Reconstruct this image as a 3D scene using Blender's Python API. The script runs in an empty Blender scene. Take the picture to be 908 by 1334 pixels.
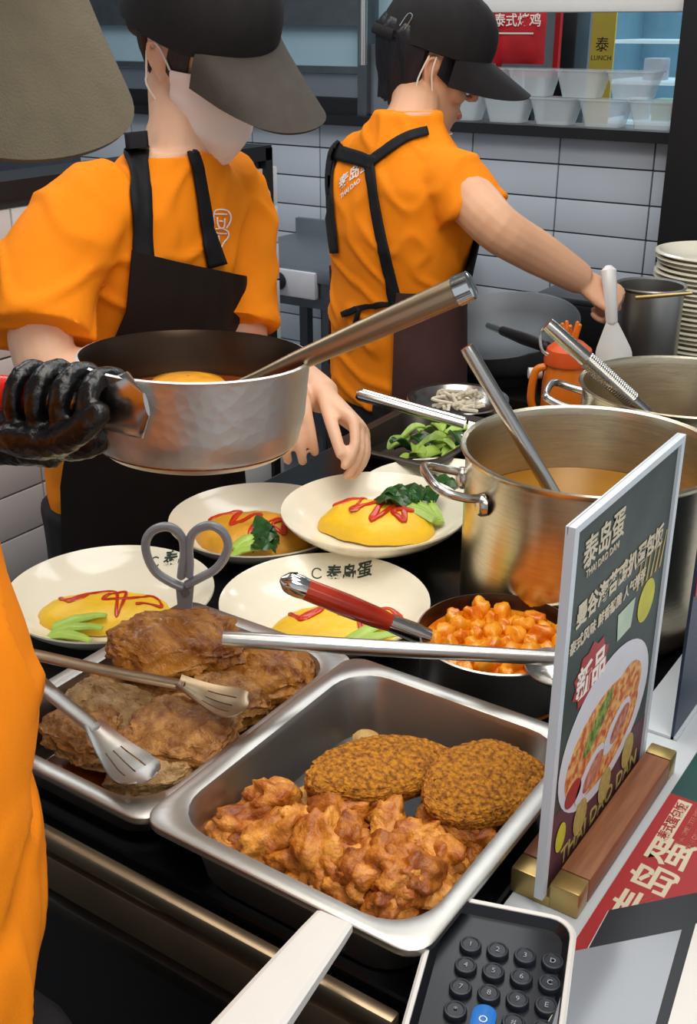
import bpy, bmesh, math, random
from mathutils import Vector, Matrix, noise
from mathutils.bvhtree import BVHTree
V = Vector
random.seed(7)
scene = bpy.context.scene
C = scene.collection

# ------------------------------------------------------------------ camera
FPX, HOR, ZC, YAW = 1450.0, 30.0, 1.56, math.radians(34)
PITCH = math.atan((667 - HOR) / FPX)
cam_d = bpy.data.cameras.new('camera')
cam_d.sensor_fit = 'VERTICAL'; cam_d.sensor_height = 36.0
cam_d.lens = FPX / 1334.0 * 36.0
cam_d.clip_start = 0.05
cam = bpy.data.objects.new('camera', cam_d); C.objects.link(cam)
cam.location = (0, 0, ZC)
cam.rotation_euler = (math.pi / 2 - PITCH, 0, YAW)
scene.camera = cam
FW = V((-math.sin(YAW) * math.cos(PITCH), math.cos(YAW) * math.cos(PITCH), -math.sin(PITCH)))
RT = V((math.cos(YAW), math.sin(YAW), 0)); UP = RT.cross(FW)
def P(x, y, z=None, d=None, X=None, Y=None):
    r = FW + RT * ((x - 454) / FPX) + UP * ((667 - y) / FPX)
    t = (z - ZC) / r.z if z is not None else d if d is not None else X / r.x if X is not None else Y / r.y
    return V((0, 0, ZC)) + r * t

# ------------------------------------------------------------------ world, lamps, exposure
w = bpy.data.worlds.new('world'); scene.world = w; w.use_nodes = True
bg = w.node_tree.nodes['Background']; bg.inputs[0].default_value = (0.85, 0.92, 1.0, 1); bg.inputs[1].default_value = 0.68
def area(name, loc, sx, sy, power, col=(1, 0.96, 0.9), rot=(0, 0, 0)):
    l = bpy.data.lights.new(name, 'AREA'); l.shape = 'RECTANGLE'; l.size = sx; l.size_y = sy
    l.energy = power; l.color = col
    o = bpy.data.objects.new(name, l); C.objects.link(o); o.location = loc; o.rotation_euler = rot
    return o
area('ceiling_panel_lamp', (-0.45, 0.9, 2.55), 1.5, 0.9, 26, (1, 0.95, 0.87))
area('ceiling_panel_lamp', (-1.1, 2.1, 2.55), 1.4, 0.6, 13, (0.95, 0.98, 1))
area('ceiling_panel_lamp', (0.8, 0.0, 2.55), 1.4, 1.0, 24, (1, 0.96, 0.9))
area('ceiling_panel_lamp', (-1.2, 4.6, 2.55), 2.0, 0.8, 45, (0.92, 0.97, 1))
area('ceiling_panel_lamp', (-2.4, 1.4, 2.55), 0.6, 1.2, 16, (0.95, 0.98, 1))
vs = scene.view_settings
vs.view_transform = 'Standard'; vs.look = 'None'; vs.gamma = 1.0; vs.use_curve_mapping = False
vs.exposure = -0.15

# ------------------------------------------------------------------ materials
def lin(h):
    h = h.lstrip('#'); o = []
    for i in (0, 2, 4):
        c = int(h[i:i + 2], 16) / 255
        o.append(c / 12.92 if c <= 0.04045 else ((c + 0.055) / 1.055) ** 2.4)
    return o
MATS = {}
def mat(name, col, rough=0.5, metal=0.0, var=0.08, vs=25.0, bump=0.0, bs=120.0, sss=0.0, coat=0.0, trans=0.0,
        ior=1.45, alpha=1.0, emit=0.0, col2=None, thr=None, stretch=None, bump2=None, spec=None):
    m = bpy.data.materials.new(name); m.use_nodes = True; MATS[name] = m
    nt = m.node_tree; N = nt.nodes; L = nt.links; b = N['Principled BSDF']
    c = lin(col)
    b.inputs['Roughness'].default_value = rough; b.inputs['Metallic'].default_value = metal
    b.inputs['IOR'].default_value = ior
    if spec is not None: b.inputs['Specular IOR Level'].default_value = spec
    if trans: b.inputs['Transmission Weight'].default_value = trans
    if alpha < 1: b.inputs['Alpha'].default_value = alpha
    if coat: b.inputs['Coat Weight'].default_value = coat; b.inputs['Coat Roughness'].default_value = 0.12
    if sss: b.inputs['Subsurface Weight'].default_value = sss; b.inputs['Subsurface Radius'].default_value = (0.012, 0.005, 0.003)
    tc = N.new('ShaderNodeTexCoord'); mp = N.new('ShaderNodeMapping'); L.new(tc.outputs['Object'], mp.inputs['Vector'])
    if stretch: mp.inputs['Scale'].default_value = stretch
    nz = N.new('ShaderNodeTexNoise'); nz.inputs['Scale'].default_value = vs; nz.inputs['Detail'].default_value = 5
    L.new(mp.outputs[0], nz.inputs['Vector'])
    rp = N.new('ShaderNodeValToRGB'); L.new(nz.outputs['Fac'], rp.inputs['Fac'])
    if col2:
        c2 = lin(col2); a, z = thr or (0.4, 0.6)
        rp.color_ramp.elements[0].position = a; rp.color_ramp.elements[1].position = z
        rp.color_ramp.elements[0].color = (*c, 1); rp.color_ramp.elements[1].color = (*c2, 1)
    else:
        rp.color_ramp.elements[0].position = 0.3; rp.color_ramp.elements[1].position = 0.7
        rp.color_ramp.elements[0].color = (*[min(1, x * (1 - var)) for x in c], 1)
        rp.color_ramp.elements[1].color = (*[min(1, x * (1 + var)) for x in c], 1)
    L.new(rp.outputs['Color'], b.inputs['Base Color'])
    if emit:
        L.new(rp.outputs['Color'], b.inputs['Emission Color']); b.inputs['Emission Strength'].default_value = emit
    if bump:
        n2 = N.new('ShaderNodeTexNoise'); n2.inputs['Scale'].default_value = bs; n2.inputs['Detail'].default_value = 4
        L.new(mp.outputs[0], n2.inputs['Vector'])
        bp = N.new('ShaderNodeBump'); bp.inputs['Strength'].default_value = bump; bp.inputs['Distance'].default_value = 0.003
        L.new(n2.outputs['Fac'], bp.inputs['Height']); L.new(bp.outputs[0], b.inputs['Normal'])
    return m
mat('tile', '#c3cad4', 0.25, var=0.03, vs=3)
mat('tile_white', '#dfe1e2', 0.25, var=0.03, vs=3)
mat('grout', '#4f565e', 0.8)
mat('black_paint', '#17181b', 0.42)
mat('black_counter', '#0d0d0f', 0.22, var=0.3)
mat('black_plastic', '#15161a', 0.4)
mat('steel', '#c4c2bd', 0.24, 1.0, var=0.07, vs=12, bump=0.04, bs=60)
mat('steel_soft', '#b9b7b2', 0.36, 1.0, var=0.08, vs=12, bump=0.05, bs=80)
mat('steel_brushed', '#c9c7c2', 0.3, 1.0, var=0.1, vs=30, stretch=(1, 1, 14), bump=0.06, bs=90)
mat('steel_pot', '#cbbfa6', 0.27, 1.0, var=0.1, vs=30, stretch=(1, 1, 14), bump=0.06, bs=90)
mat('steel_warm', '#a08c72', 0.36, 1.0, var=0.15, vs=14)
mat('rail_brown', '#6d5a48', 0.42, 0.8, var=0.2, vs=10)
mat('wok_grey', '#6f7377', 0.5, 0.6, var=0.12, vs=8)
mat('steel_dark', '#55504a', 0.45, 1.0, var=0.2, vs=14)
mat('steel_bright', '#dcdcda', 0.14, 1.0, var=0.04)
mat('gunmetal', '#6f7478', 0.35, 0.9, var=0.1)
mat('hood_steel', '#8b939b', 0.45, 0.7, var=0.08, vs=5)
mat('white_counter', '#c5ccd2', 0.3, var=0.03, vs=4)
mat('floor_tile', '#3b3733', 0.5, var=0.15, vs=6)
mat('wall_paint', '#9aa6b0', 0.7, var=0.06, vs=2)
mat('ceiling_paint', '#c9c9c6', 0.8, var=0.03)
mat('white_plastic', '#dad8d4', 0.35, var=0.02)
mat('orange_shirt', '#f58a12', 0.82, var=0.07, vs=9, bump=0.12, bs=500, spec=0.2)
mat('apron_black', '#1d1512', 0.78, var=0.18, vs=14, bump=0.15, bs=400, spec=0.25)
mat('apron_brown', '#4a3230', 0.75, var=0.15, vs=12, bump=0.15, bs=400, spec=0.25)
mat('strap_black', '#17171a', 0.7, var=0.2, bump=0.15, bs=500, spec=0.25)
mat('trouser', '#16141a', 0.8, var=0.2, bump=0.1, bs=300)
mat('cap_black', '#1e1b1c', 0.78, var=0.15, vs=40, bump=0.2, bs=700, spec=0.3)
mat('cap_black_lit', '#433d37', 0.75, var=0.1, vs=40, bump=0.25, bs=700, spec=0.3)  # cap visor: the light falling on it is painted in as a lighter tone
mat('visor_khaki', '#5f5646', 0.8, var=0.08, vs=40, bump=0.3, bs=600, spec=0.2)
mat('skin', '#d9a582', 0.5, var=0.05, vs=14, sss=0.12, bump=0.03, bs=250)
mat('skin_light', '#e6b899', 0.5, var=0.05, vs=14, sss=0.12, bump=0.03, bs=250)
mat('lips', '#c98672', 0.45)
mat('hair', '#15131a', 0.42, var=0.3, vs=60, stretch=(1, 1, 0.2), bump=0.5, bs=220)
mat('hair_brown', '#2c1a16', 0.45, var=0.3, vs=60, stretch=(1, 1, 0.2), bump=0.5, bs=220)
mat('mask_cloth', '#f2e3dc', 0.8, var=0.03, vs=8, sss=0.05)
mat('string_white', '#efe3d8', 0.6)
mat('glove', '#0d0d0f', 0.3, var=0.2, bump=0.5, bs=130, spec=0.6)
mat('white_print', '#f3e7de', 0.6, var=0.02)
mat('shoe', '#101012', 0.5)
mat('plate', '#f2ecd8', 0.14, var=0.015, vs=6, coat=0.3)
mat('egg', '#f5c52c', 0.42, var=0.12, vs=22, bump=0.25, bs=90, sss=0.08)
mat('egg_dark', '#d99b2c', 0.42, var=0.22, vs=26, bump=0.4, bs=90, sss=0.05)
mat('ketchup', '#c8330e', 0.28, var=0.12, vs=40, coat=0.3)
mat('green_leaf', '#27551f', 0.35, var=0.35, vs=45, coat=0.2)
mat('green_stem', '#a9c95a', 0.35, var=0.15, vs=30)
mat('fried', '#a8560e', 0.45, col2='#e8a040', thr=(0.36, 0.66), vs=46, bump=1.0, bs=170, coat=0.15)
mat('fried_dark', '#86400c', 0.45, col2='#cc7c22', thr=(0.36, 0.66), vs=46, bump=1.0, bs=170, coat=0.15)
mat('fried_pale', '#dda04a', 0.5, col2='#f0cf86', thr=(0.38, 0.66), vs=38, bump=0.6, bs=150)
mat('crumb', '#7d4607', 0.75, col2='#c98418', thr=(0.36, 0.62), vs=260, bump=1.0, bs=330)
mat('meat', '#84501f', 0.45, col2='#c48d4c', thr=(0.35, 0.66), vs=60, bump=1.0, bs=220, coat=0.1)
mat('meat_grey', '#94703f', 0.5, col2='#c29d69', thr=(0.35, 0.66), vs=70, bump=1.0, bs=230, coat=0.08)
mat('meat_glaze', '#7a3a0c', 0.32, col2='#cf8c34', thr=(0.33, 0.66), vs=26, bump=0.8, bs=150, coat=0.22, stretch=(1, 3, 1.5))
mat('stew', '#dc6a06', 0.22, col2='#f0a01a', thr=(0.4, 0.65), vs=30, bump=0.5, bs=90, coat=0.4)
mat('stew_chunk', '#f09a1c', 0.3, var=0.15, vs=50, coat=0.3, bump=0.3, bs=120)
mat('soup', '#8f5f0c', 0.28, var=0.12, vs=9, coat=0.1, spec=0.3)
mat('curry_soup', '#e39a24', 0.15, var=0.2, vs=40, coat=0.3)
mat('sauce', '#7a350a', 0.2, var=0.3, vs=30, coat=0.3)
mat('pan_inside', '#4a3a2e', 0.32, 0.9, var=0.2, vs=10)
mat('red_handle', '#8f1d0c', 0.25, col2='#c23a14', thr=(0.35, 0.7), vs=10, stretch=(1, 1, 1), coat=0.4)
mat('red_plastic', '#cf1f10', 0.3, coat=0.3)
mat('orange_plastic', '#e8791a', 0.3, var=0.06, trans=0.15)
mat('orange_cap', '#d4521a', 0.4)
mat('wood', '#7a4a30', 0.45, col2='#9a6747', thr=(0.35, 0.7), vs=16, stretch=(9, 0.6, 9), bump=0.1, bs=60)
mat('brass', '#b39a63', 0.36, 0.85, var=0.08)
mat('acrylic', '#e8eef2', 0.06, trans=0.9, ior=1.3, var=0.0)
mat('acrylic_edge', '#cdd5dc', 0.25, var=0.02)
mat('pos_black', '#15171d', 0.3, var=0.15)
mat('pos_key', '#1d222b', 0.38, var=0.15)
mat('pos_blue', '#1f6fc4', 0.35, var=0.04)
mat('pos_screen', '#7d828a', 0.12, var=0.05, vs=4, coat=0.4)
mat('key_print', '#8d949c', 0.5)
mat('red_print', '#a52a2c', 0.4, var=0.04)
mat('green_print', '#274b47', 0.4, var=0.05)
mat('cream_print', '#d3c7ae', 0.5, var=0.02)
mat('dark_print', '#20302c', 0.45, col2='#3e4a44', thr=(0.35, 0.7), vs=14)
mat('navy_print', '#22324a', 0.4, var=0.1)
mat('lemon_print', '#c9c238', 0.5, var=0.15, vs=40)
mat('cup_print', '#b9cdb4', 0.5, var=0.1, vs=40)
mat('food_print', '#c0562a', 0.5, col2='#e5b46a', thr=(0.4, 0.6), vs=120)
mat('veg_print', '#4f6a2a', 0.5, col2='#9aa84a', thr=(0.4, 0.6), vs=130)
mat('pork_print', '#a04a35', 0.5, col2='#d59a84', thr=(0.35, 0.7), vs=110)
mat('plate_print', '#d9d9e0', 0.4, var=0.03)
mat('biscuit_print', '#b8a25c', 0.5, var=0.2, vs=140)
mat('purple_print', '#5a3440', 0.5, var=0.15)
mat('red_bag', '#c01a22', 0.35, var=0.08, vs=20)
mat('yellow_poster', '#d9c24a', 0.6, var=0.03)
mat('fridge_light', '#cfeaf5', 0.5, emit=0.45, var=0.02)
mat('fridge_body', '#7f9aa6', 0.5, var=0.05)
mat('clear_plastic', '#e6edf0', 0.12, trans=0.0, alpha=0.40, var=0.02)
mat('window_glass', '#a9c6d3', 0.2, var=0.12, vs=2.0, alpha=0.75)
mat('lid_grey', '#7d848a', 0.5, var=0.1)
mat('scissor_grey', '#a3a7ad', 0.4, 0.3, var=0.05)
mat('blade_steel', '#c9d2da', 0.4, 0.6, var=0.05)
mat('noodle', '#e0d6c2', 0.5, var=0.08, vs=40)
mat('carton', '#c9a27a', 0.6, var=0.1)
mat('brown_handle', '#2a1a14', 0.4, var=0.2)

# ------------------------------------------------------------------ mesh tools
ORIG = {}
class MB:
    def __init__(s): s.v = []; s.f = []
    def add(s, vv, ff):
        b = len(s.v); s.v += [V(q) for q in vv]; s.f += [tuple(i + b for i in q) for q in ff]; return s
    def box(s, c, size, rot=None, bev=0.0):
        c = V(c); hx, hy, hz = [k / 2 for k in size]
        if bev <= 0:
            vv = [V((x, y, z)) for z in (-hz, hz) for y in (-hy, hy) for x in (-hx, hx)]
            ff = [(0, 2, 3, 1), (4, 5, 7, 6), (0, 1, 5, 4), (2, 6, 7, 3), (0, 4, 6, 2), (1, 3, 7, 5)]
        else:
            bm = bmesh.new(); bmesh.ops.create_cube(bm, size=1)
            for q in bm.verts: q.co = V((q.co.x * size[0], q.co.y * size[1], q.co.z * size[2]))
            bmesh.ops.bevel(bm, geom=bm.edges[:], offset=bev, segments=2, affect='EDGES', profile=0.6)
            bm.verts.index_update(); vv = [q.co.copy() for q in bm.verts]; ff = [[q.index for q in k.verts] for k in bm.faces]; bm.free()
        if rot is not None: vv = [rot @ q for q in vv]
        return s.add([q + c for q in vv], ff)
    def loft(s, rings, cap=True, closed=True):
        n = len(rings[0]); b = len(s.v)
        for r in rings: s.v += [V(q) for q in r]
        for i in range(len(rings) - 1):
            for j in range(n if closed else n - 1):
                k = (j + 1) % n
                s.f.append((b + i * n + j, b + i * n + k, b + (i + 1) * n + k, b + (i + 1) * n + j))
        if cap and closed:
            s.f.append(tuple(b + j for j in reversed(range(n))))
            s.f.append(tuple(b + (len(rings) - 1) * n + j for j in range(n)))
        return s
    def tube(s, pts, rad, n=12, ref=None, cap=True, rnd=False):
        pts = [V(q) for q in pts]
        if not isinstance(rad, (list, tuple)): rad = [rad] * len(pts)
        rad = [(q, q) if not isinstance(q, (list, tuple)) else q for q in rad]
        rings = []; prev = None
        for i, q in enumerate(pts):
            t = (pts[min(i + 1, len(pts) - 1)] - pts[max(i - 1, 0)]).normalized()
            if ref is not None: a = V(ref)
            elif prev is not None: a = prev
            else: a = V((0, 0, 1)) if abs(t.z) < 0.9 else V((1, 0, 0))
            a = (a - t * a.dot(t)).normalized(); prev = a; b = t.cross(a)
            if rnd and i == 0:
                for k in (0.35, 0.8): rings.append([q - t * rad[i][0] * (1 - k) * 0.9 + a * (rad[i][0] * k * math.cos(x)) + b * (rad[i][1] * k * math.sin(x)) for x in [2 * math.pi * j / n for j in range(n)]])
            rings.append([q + a * (rad[i][0] * math.cos(x)) + b * (rad[i][1] * math.sin(x)) for x in [2 * math.pi * j / n for j in range(n)]])
            if rnd and i == len(pts) - 1:
                for k in (0.8, 0.35): rings.append([q + t * rad[i][0] * (1 - k) * 0.9 + a * (rad[i][0] * k * math.cos(x)) + b * (rad[i][1] * k * math.sin(x)) for x in [2 * math.pi * j / n for j in range(n)]])
        return s.loft(rings, cap)
    def lathe(s, prof, c, n=48, ax=None, cap=False):
        c = V(c); ax = ax or Matrix.Identity(3)
        rings = [[c + ax @ V((r * math.cos(2 * math.pi * j / n), r * math.sin(2 * math.pi * j / n), z)) for j in range(n)] for r, z in prof]
        return s.loft(rings, cap)
    def ell(s, c, ax, n=16, m=10):
        c = V(c); a, b, d = [V(q) for q in ax]; rings = []
        for i in range(1, m):
            t = math.pi * i / m
            rings.append([c + d * (-math.cos(t)) + (a * math.cos(x) + b * math.sin(x)) * math.sin(t) for x in [2 * math.pi * j / n for j in range(n)]])
        return s.loft(rings)
    def grid(s, fn, nu, nv, thick=0.0, nrm=None):
        g = [[V(fn(i / nu, j / nv)) for i in range(nu + 1)] for j in range(nv + 1)]
        b = len(s.v); n = nu + 1
        for r in g: s.v += r
        for j in range(nv):
            for i in range(nu): s.f.append((b + j * n + i, b + j * n + i + 1, b + (j + 1) * n + i + 1, b + (j + 1) * n + i))
        if thick:
            def nr(i, j):
                if nrm is not None: return V(nrm)
                du = g[j][min(i + 1, nu)] - g[j][max(i - 1, 0)]; dv = g[min(j + 1, nv)][i] - g[max(j - 1, 0)][i]
                k = du.cross(dv); return k.normalized() if k.length > 1e-12 else V((0, 0, 1))
            b2 = len(s.v)
            for j in range(nv + 1):
                for i in range(nu + 1): s.v.append(g[j][i] - nr(i, j) * thick)
            for j in range(nv):
                for i in range(nu): s.f.append((b2 + j * n + i, b2 + (j + 1) * n + i, b2 + (j + 1) * n + i + 1, b2 + j * n + i + 1))
            rim = [(i, 0) for i in range(nu)] + [(nu, j) for j in range(nv)] + [(i, nv) for i in range(nu, 0, -1)] + [(0, j) for j in range(nv, 0, -1)]
            for k in range(len(rim)):
                i, j = rim[k]; i2, j2 = rim[(k + 1) % len(rim)]; p, q = j * n + i, j2 * n + i2
                s.f.append((b + q, b + p, b2 + p, b2 + q))
        return s
    def poly(s, pts, nrm, thick):
        nrm = V(nrm); n = len(pts); b = len(s.v)
        s.v += [V(q) + nrm * thick for q in pts] + [V(q) for q in pts]
        s.f.append(tuple(b + i for i in range(n))); s.f.append(tuple(b + n + i for i in reversed(range(n))))
        for i in range(n): k = (i + 1) % n; s.f.append((b + n + i, b + n + k, b + k, b + i))
        return s
    def build(s, name, m, parent=None, smooth=True, local=False, origin=None):
        if parent is None:
            if origin is None:
                xs = [q.x for q in s.v]; ys = [q.y for q in s.v]; zs = [q.z for q in s.v]
                origin = V(((min(xs) + max(xs)) / 2, (min(ys) + max(ys)) / 2, min(zs)))
            o = V(origin)
        else:
            o = ORIG.get(parent.name, V((0, 0, 0)))
        if local: o = V((0, 0, 0))
        me = bpy.data.meshes.new(name)
        me.from_pydata([tuple(q - o) for q in s.v], [], s.f); me.update()
        bm = bmesh.new(); bm.from_mesh(me); bmesh.ops.recalc_face_normals(bm, faces=bm.faces); bm.to_mesh(me); bm.free()
        me.materials.append(MATS[m])
        ob = bpy.data.objects.new(name, me); C.objects.link(ob)
        if smooth:
            for q in me.polygons: q.use_smooth = True
            try: me.set_sharp_from_angle(angle=math.radians(38))
            except Exception: pass
        if parent is None:
            if not local: ob.location = o
            ORIG[ob.name] = o.copy()
        else:
            ob.parent = parent; ORIG[ob.name] = ORIG.get(parent.name, V((0, 0, 0))).copy()
        return ob

def tag(o, label, cat, group=None, kind=None):
    if label: o['label'] = label
    if cat: o['category'] = cat
    if group: o['group'] = group
    if kind: o['kind'] = kind
    return o
def struct(o): o['kind'] = 'structure'; return o
def thing(name, loc, label, cat, group=None):
    o = bpy.data.objects.new(name, None); C.objects.link(o); o.location = loc; o.empty_display_size = 0.05
    ORIG[o.name] = V(loc); return tag(o, label, cat, group)
def copy_tree(o, parent=None):
    c = o.copy(); C.objects.link(c); ORIG[c.name] = ORIG.get(o.name, V((0, 0, 0))).copy()
    if parent is not None: c.parent = parent
    for ch in [q for q in bpy.data.objects if q.parent == o]: copy_tree(ch, c)
    return c
def rotz(a): return Matrix.Rotation(a, 3, 'Z')
def nz(p, sc, seed=0.0): return noise.noise(V(p) * sc + V((seed, seed * 1.7, -seed)))
def lerp(a, b, t): return a + (b - a) * t
def interp(tab, h):
    for i in range(len(tab) - 1):
        if h <= tab[i + 1][0]:
            t = (h - tab[i][0]) / (tab[i + 1][0] - tab[i][0]); t = max(0, min(1, t))
            return [lerp(V(p) if isinstance(p, (tuple, Vector)) else p, V(q) if isinstance(q, (tuple, Vector)) else q, t) for p, q in zip(tab[i][1:], tab[i + 1][1:])]
    return [V(p) if isinstance(p, (tuple, Vector)) else p for p in tab[-1][1:]]
def spline(pts, n=6):
    pts = [V(q) for q in pts]; out = []
    for i in range(len(pts) - 1):
        p0 = pts[max(i - 1, 0)]; p1 = pts[i]; p2 = pts[i + 1]; p3 = pts[min(i + 2, len(pts) - 1)]
        for k in range(n):
            t = k / n
            out.append(0.5 * ((2 * p1) + (p2 - p0) * t + (2 * p0 - 5 * p1 + 4 * p2 - p3) * t * t + (3 * p1 - p0 - 3 * p2 + p3) * t ** 3))
    return out + [pts[-1]]

def fuse(name, mb, m, voxel, parent=None, iters=4, disp=None, origin=None, smooth_f=0.5):
    """closed pieces -> one continuous surface"""
    ob = mb.build(name, m, parent, origin=origin)
    md = ob.modifiers.new('r', 'REMESH'); md.mode = 'VOXEL'; md.voxel_size = voxel; md.use_smooth_shade = True
    if iters:
        sm = ob.modifiers.new('s', 'SMOOTH'); sm.iterations = iters; sm.factor = smooth_f
    dg = bpy.context.evaluated_depsgraph_get(); dg.update()
    me = bpy.data.meshes.new_from_object(ob.evaluated_get(dg))
    ob.modifiers.clear(); old = ob.data; ob.data = me; bpy.data.meshes.remove(old)
    me.materials.clear(); me.materials.append(MATS[m])
    if disp:
        ns = [q.normal.copy() for q in me.vertices]; o = ORIG[ob.name]
        for q, nn in zip(me.vertices, ns): q.co += nn * disp(q.co + o, nn)
        me.update()
    for q in me.polygons: q.use_smooth = True
    return ob
def world_bvh(obs):
    vv = []; ff = []
    for ob in (obs if isinstance(obs, list) else [obs]):
        o = ORIG[ob.name]; b = len(vv)
        vv += [q.co + o for q in ob.data.vertices]; ff += [tuple(b + i for i in q.vertices) for q in ob.data.polygons]
    return BVHTree.FromPolygons(vv, ff)
def hit(bvh, x, y, dflt):
    o = V((0, 0, ZC)); d = (P(x, y, d=1) - o).normalized()
    h = bvh.ray_cast(o, d)
    if h[0] is None:
        q = P(x, y, d=dflt); return q, -d
    return h[0], h[1]
def strip(mb, bvh, px, wpx, dflt, off=0.006, thick=0.004, nu=4, seg=6):
    """a strap that lies on a body: centre line through points seen at px, width in px"""
    cl = spline([V((a, b, 0)) for a, b in px], seg)
    ws = wpx if isinstance(wpx, (list, tuple)) else [wpx] * len(px)
    def fn(u, v):
        k = v * (len(cl) - 1); i = min(int(k), len(cl) - 2); t = k - i; q = cl[i].lerp(cl[i + 1], t)
        tg = (cl[min(i + 1, len(cl) - 1)] - cl[max(i - 1, 0)]).normalized(); pr = V((-tg.y, tg.x, 0))
        kk = v * (len(ws) - 1); ii = min(int(kk), len(ws) - 2) if len(ws) > 1 else 0
        wd = lerp(ws[ii], ws[min(ii + 1, len(ws) - 1)], kk - ii)
        q = q + pr * ((u - 0.5) * wd); h, n = hit(bvh, q.x, q.y, dflt); return h + n * off
    mb.grid(fn, nu, len(cl) - 1)
    return mb
def solid(ob, t):
    md = ob.modifiers.new('solid', 'SOLIDIFY'); md.thickness = t; md.offset = 0; return ob
def text(name, s, size, o, xd, yd, m, parent, align='CENTER', off=0.0, ext=0.0002, proj=None, spacing=1.0):
    cu = bpy.data.curves.new(name, 'FONT'); cu.body = s; cu.size = size; cu.align_x = align; cu.align_y = 'CENTER'
    cu.extrude = ext; cu.offset = off; cu.resolution_u = 3; cu.space_character = spacing
    tmp = bpy.data.objects.new(name, cu); C.objects.link(tmp)
    dg = bpy.context.evaluated_depsgraph_get(); dg.update()
    me = bpy.data.meshes.new_from_object(tmp.evaluated_get(dg)); C.objects.unlink(tmp); bpy.data.objects.remove(tmp); bpy.data.curves.remove(cu)
    xd = V(xd).normalized(); yd = V(yd).normalized(); n = xd.cross(yd); po = ORIG.get(parent.name, V((0, 0, 0))) if parent else V((0, 0, 0))
    for q in me.vertices:
        c = V(o) + xd * q.co.x + yd * q.co.y + n * q.co.z
        if proj: c = proj(c, n, q.co.z)
        q.co = c - po
    me.materials.clear(); me.materials.append(MATS[m]); me.name = name
    ob = bpy.data.objects.new(name, me); C.objects.link(ob); ob.parent = parent; ORIG[ob.name] = po.copy()
    return ob

# ================================================================== SETTING
struct(MB().box((-0.8, 2.5, -0.05), (8, 9, 0.1)).build('floor', 'floor_tile', smooth=False))
struct(MB().box((-0.8, 2.5, 2.75), (8, 9, 0.1)).build('ceiling', 'ceiling_paint', smooth=False))
WY = 2.9
wall = struct(MB().box((-2.4, WY + 0.062, 0.642), (2.96, 0.1, 1.284)).build('wall_back', 'grout', smooth=False))
TW, TH = 0.2625, 0.0885
tile_me = None
def tile(parent, m, c, axis, wd=TW, ht=TH):
    """one glazed tile, proud of its grout bed"""
    s = (wd - 0.004, 0.012, ht - 0.004) if axis == 'y' else (0.012, wd - 0.004, ht - 0.004)
    key = (m, axis, round(wd, 3), round(ht, 3))
    if key not in tile.cache:
        ob = MB().box((0, 0, 0), s, bev=0.0018).build('tile', m, parent, local=True); tile.cache[key] = ob.data
    else:
        ob = bpy.data.objects.new('tile', tile.cache[key]); C.objects.link(ob); ob.parent = parent
    ob.location = V(c) - ORIG[parent.name]; return ob
tile.cache = {}
x = -0.928; cols = [(-1.0135 + 0.0427, 0.0855 - 0.0)]
for i in range(8): cols.append((-1.0135 - TW * (i + 0.5), TW))
for cx, wd in cols:
    for k in range(9):
        zt = 1.212 - TH * (k - 1); ht = TH
        if k == 0: ht = 1.283 - 1.212; zt = 1.283
        tile(wall, 'tile', (cx, WY + 0.008, zt - ht / 2), 'y', wd, ht)
# left partition, white tiles with a black frame
PX = -1.65
part = struct(MB().box((PX - 0.052, 1.3, 0.64), (0.09, 1.6, 1.28)).build('wall_left', 'grout', smooth=False))
for j in range(6):
    for k in range(11):
        zt = 1.2985 - TH * (k - 0.02); tile(part, 'tile_white', (PX - 0.002, 2.075 - 0.12 - TW * (j - 0.22), zt - TH - TH / 2 + 0.045), 'x', TW, TH)
b = MB(); b.box((PX - 0.045, 1.3, 1.289), (0.12, 1.62, 0.032)); b.box((PX - 0.045, 2.10, 0.65), (0.12, 0.025, 1.30))
struct(b.build('trim_1', 'black_paint', smooth=False))
# window sill band, posts, left glazed window
b = MB().box((-2.3, WY + 0.03, 1.2975), (2.8, 0.16, 0.027)); struct(b.build('trim_2', 'black_paint', smooth=False))
struct(MB().box((-0.80, WY + 0.0, 1.2), (0.26, 0.30, 2.4)).build('wall_right', 'black_paint', smooth=False))
win = struct(MB().box((-1.905, WY + 0.03, 1.68), (0.032, 0.07, 0.74)).build('window_1', 'gunmetal', smooth=False))
MB().box((-2.75, WY + 0.03, 1.333), (1.7, 0.06, 0.044)).build('sill_rail', 'black_paint', win, smooth=False)
MB().box((-2.75, WY + 0.03, 1.434), (1.7, 0.05, 0.018)).build('frame_rail', 'gunmetal', win, smooth=False)
MB().box((-2.75, WY + 0.03, 1.559), (1.7, 0.05, 0.012)).build('frame_rail', 'gunmetal', win, smooth=False)
MB().box((-2.75, WY + 0.04, 1.498), (1.7, 0.008, 0.11)).build('pane', 'window_glass', win, smooth=False)
MB().box((-2.75, WY + 0.03, 1.60), (1.7, 0.03, 0.07)).build('upper_panel', 'gunmetal', win, smooth=False)
MB().box((-2.75, WY + 0.04, 1.84), (1.7, 0.008, 0.40)).build('pane', 'window_glass', win, smooth=False)
MB().box((-2.75, WY + 0.03, 1.39), (1.7, 0.02, 0.065)).build('lower_panel', 'hood_steel', win, smooth=False)
MB().box((-1.80, WY + 0.045, 1.68), (0.16, 0.006, 0.74)).build('pane', 'window_glass', win, smooth=False)
MB().box((-1.72, WY + 0.03, 1.68), (0.012, 0.05, 0.74)).build('frame_post', 'hood_steel', win, smooth=False)
MB().tube([(-1.885, WY - 0.03, 1.45), (-1.885, WY - 0.03, 2.0)], 0.012).build('pipe', 'steel', win)
MB().box((-1.79, WY + 0.028, 1.41), (0.20, 0.02, 0.19)).build('lower_panel', 'hood_steel', win, smooth=False)
struct(MB().box((-0.8, 6.2, 1.35), (8, 0.1, 2.7)).build('wall_far', 'wall_paint', smooth=False))
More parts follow.
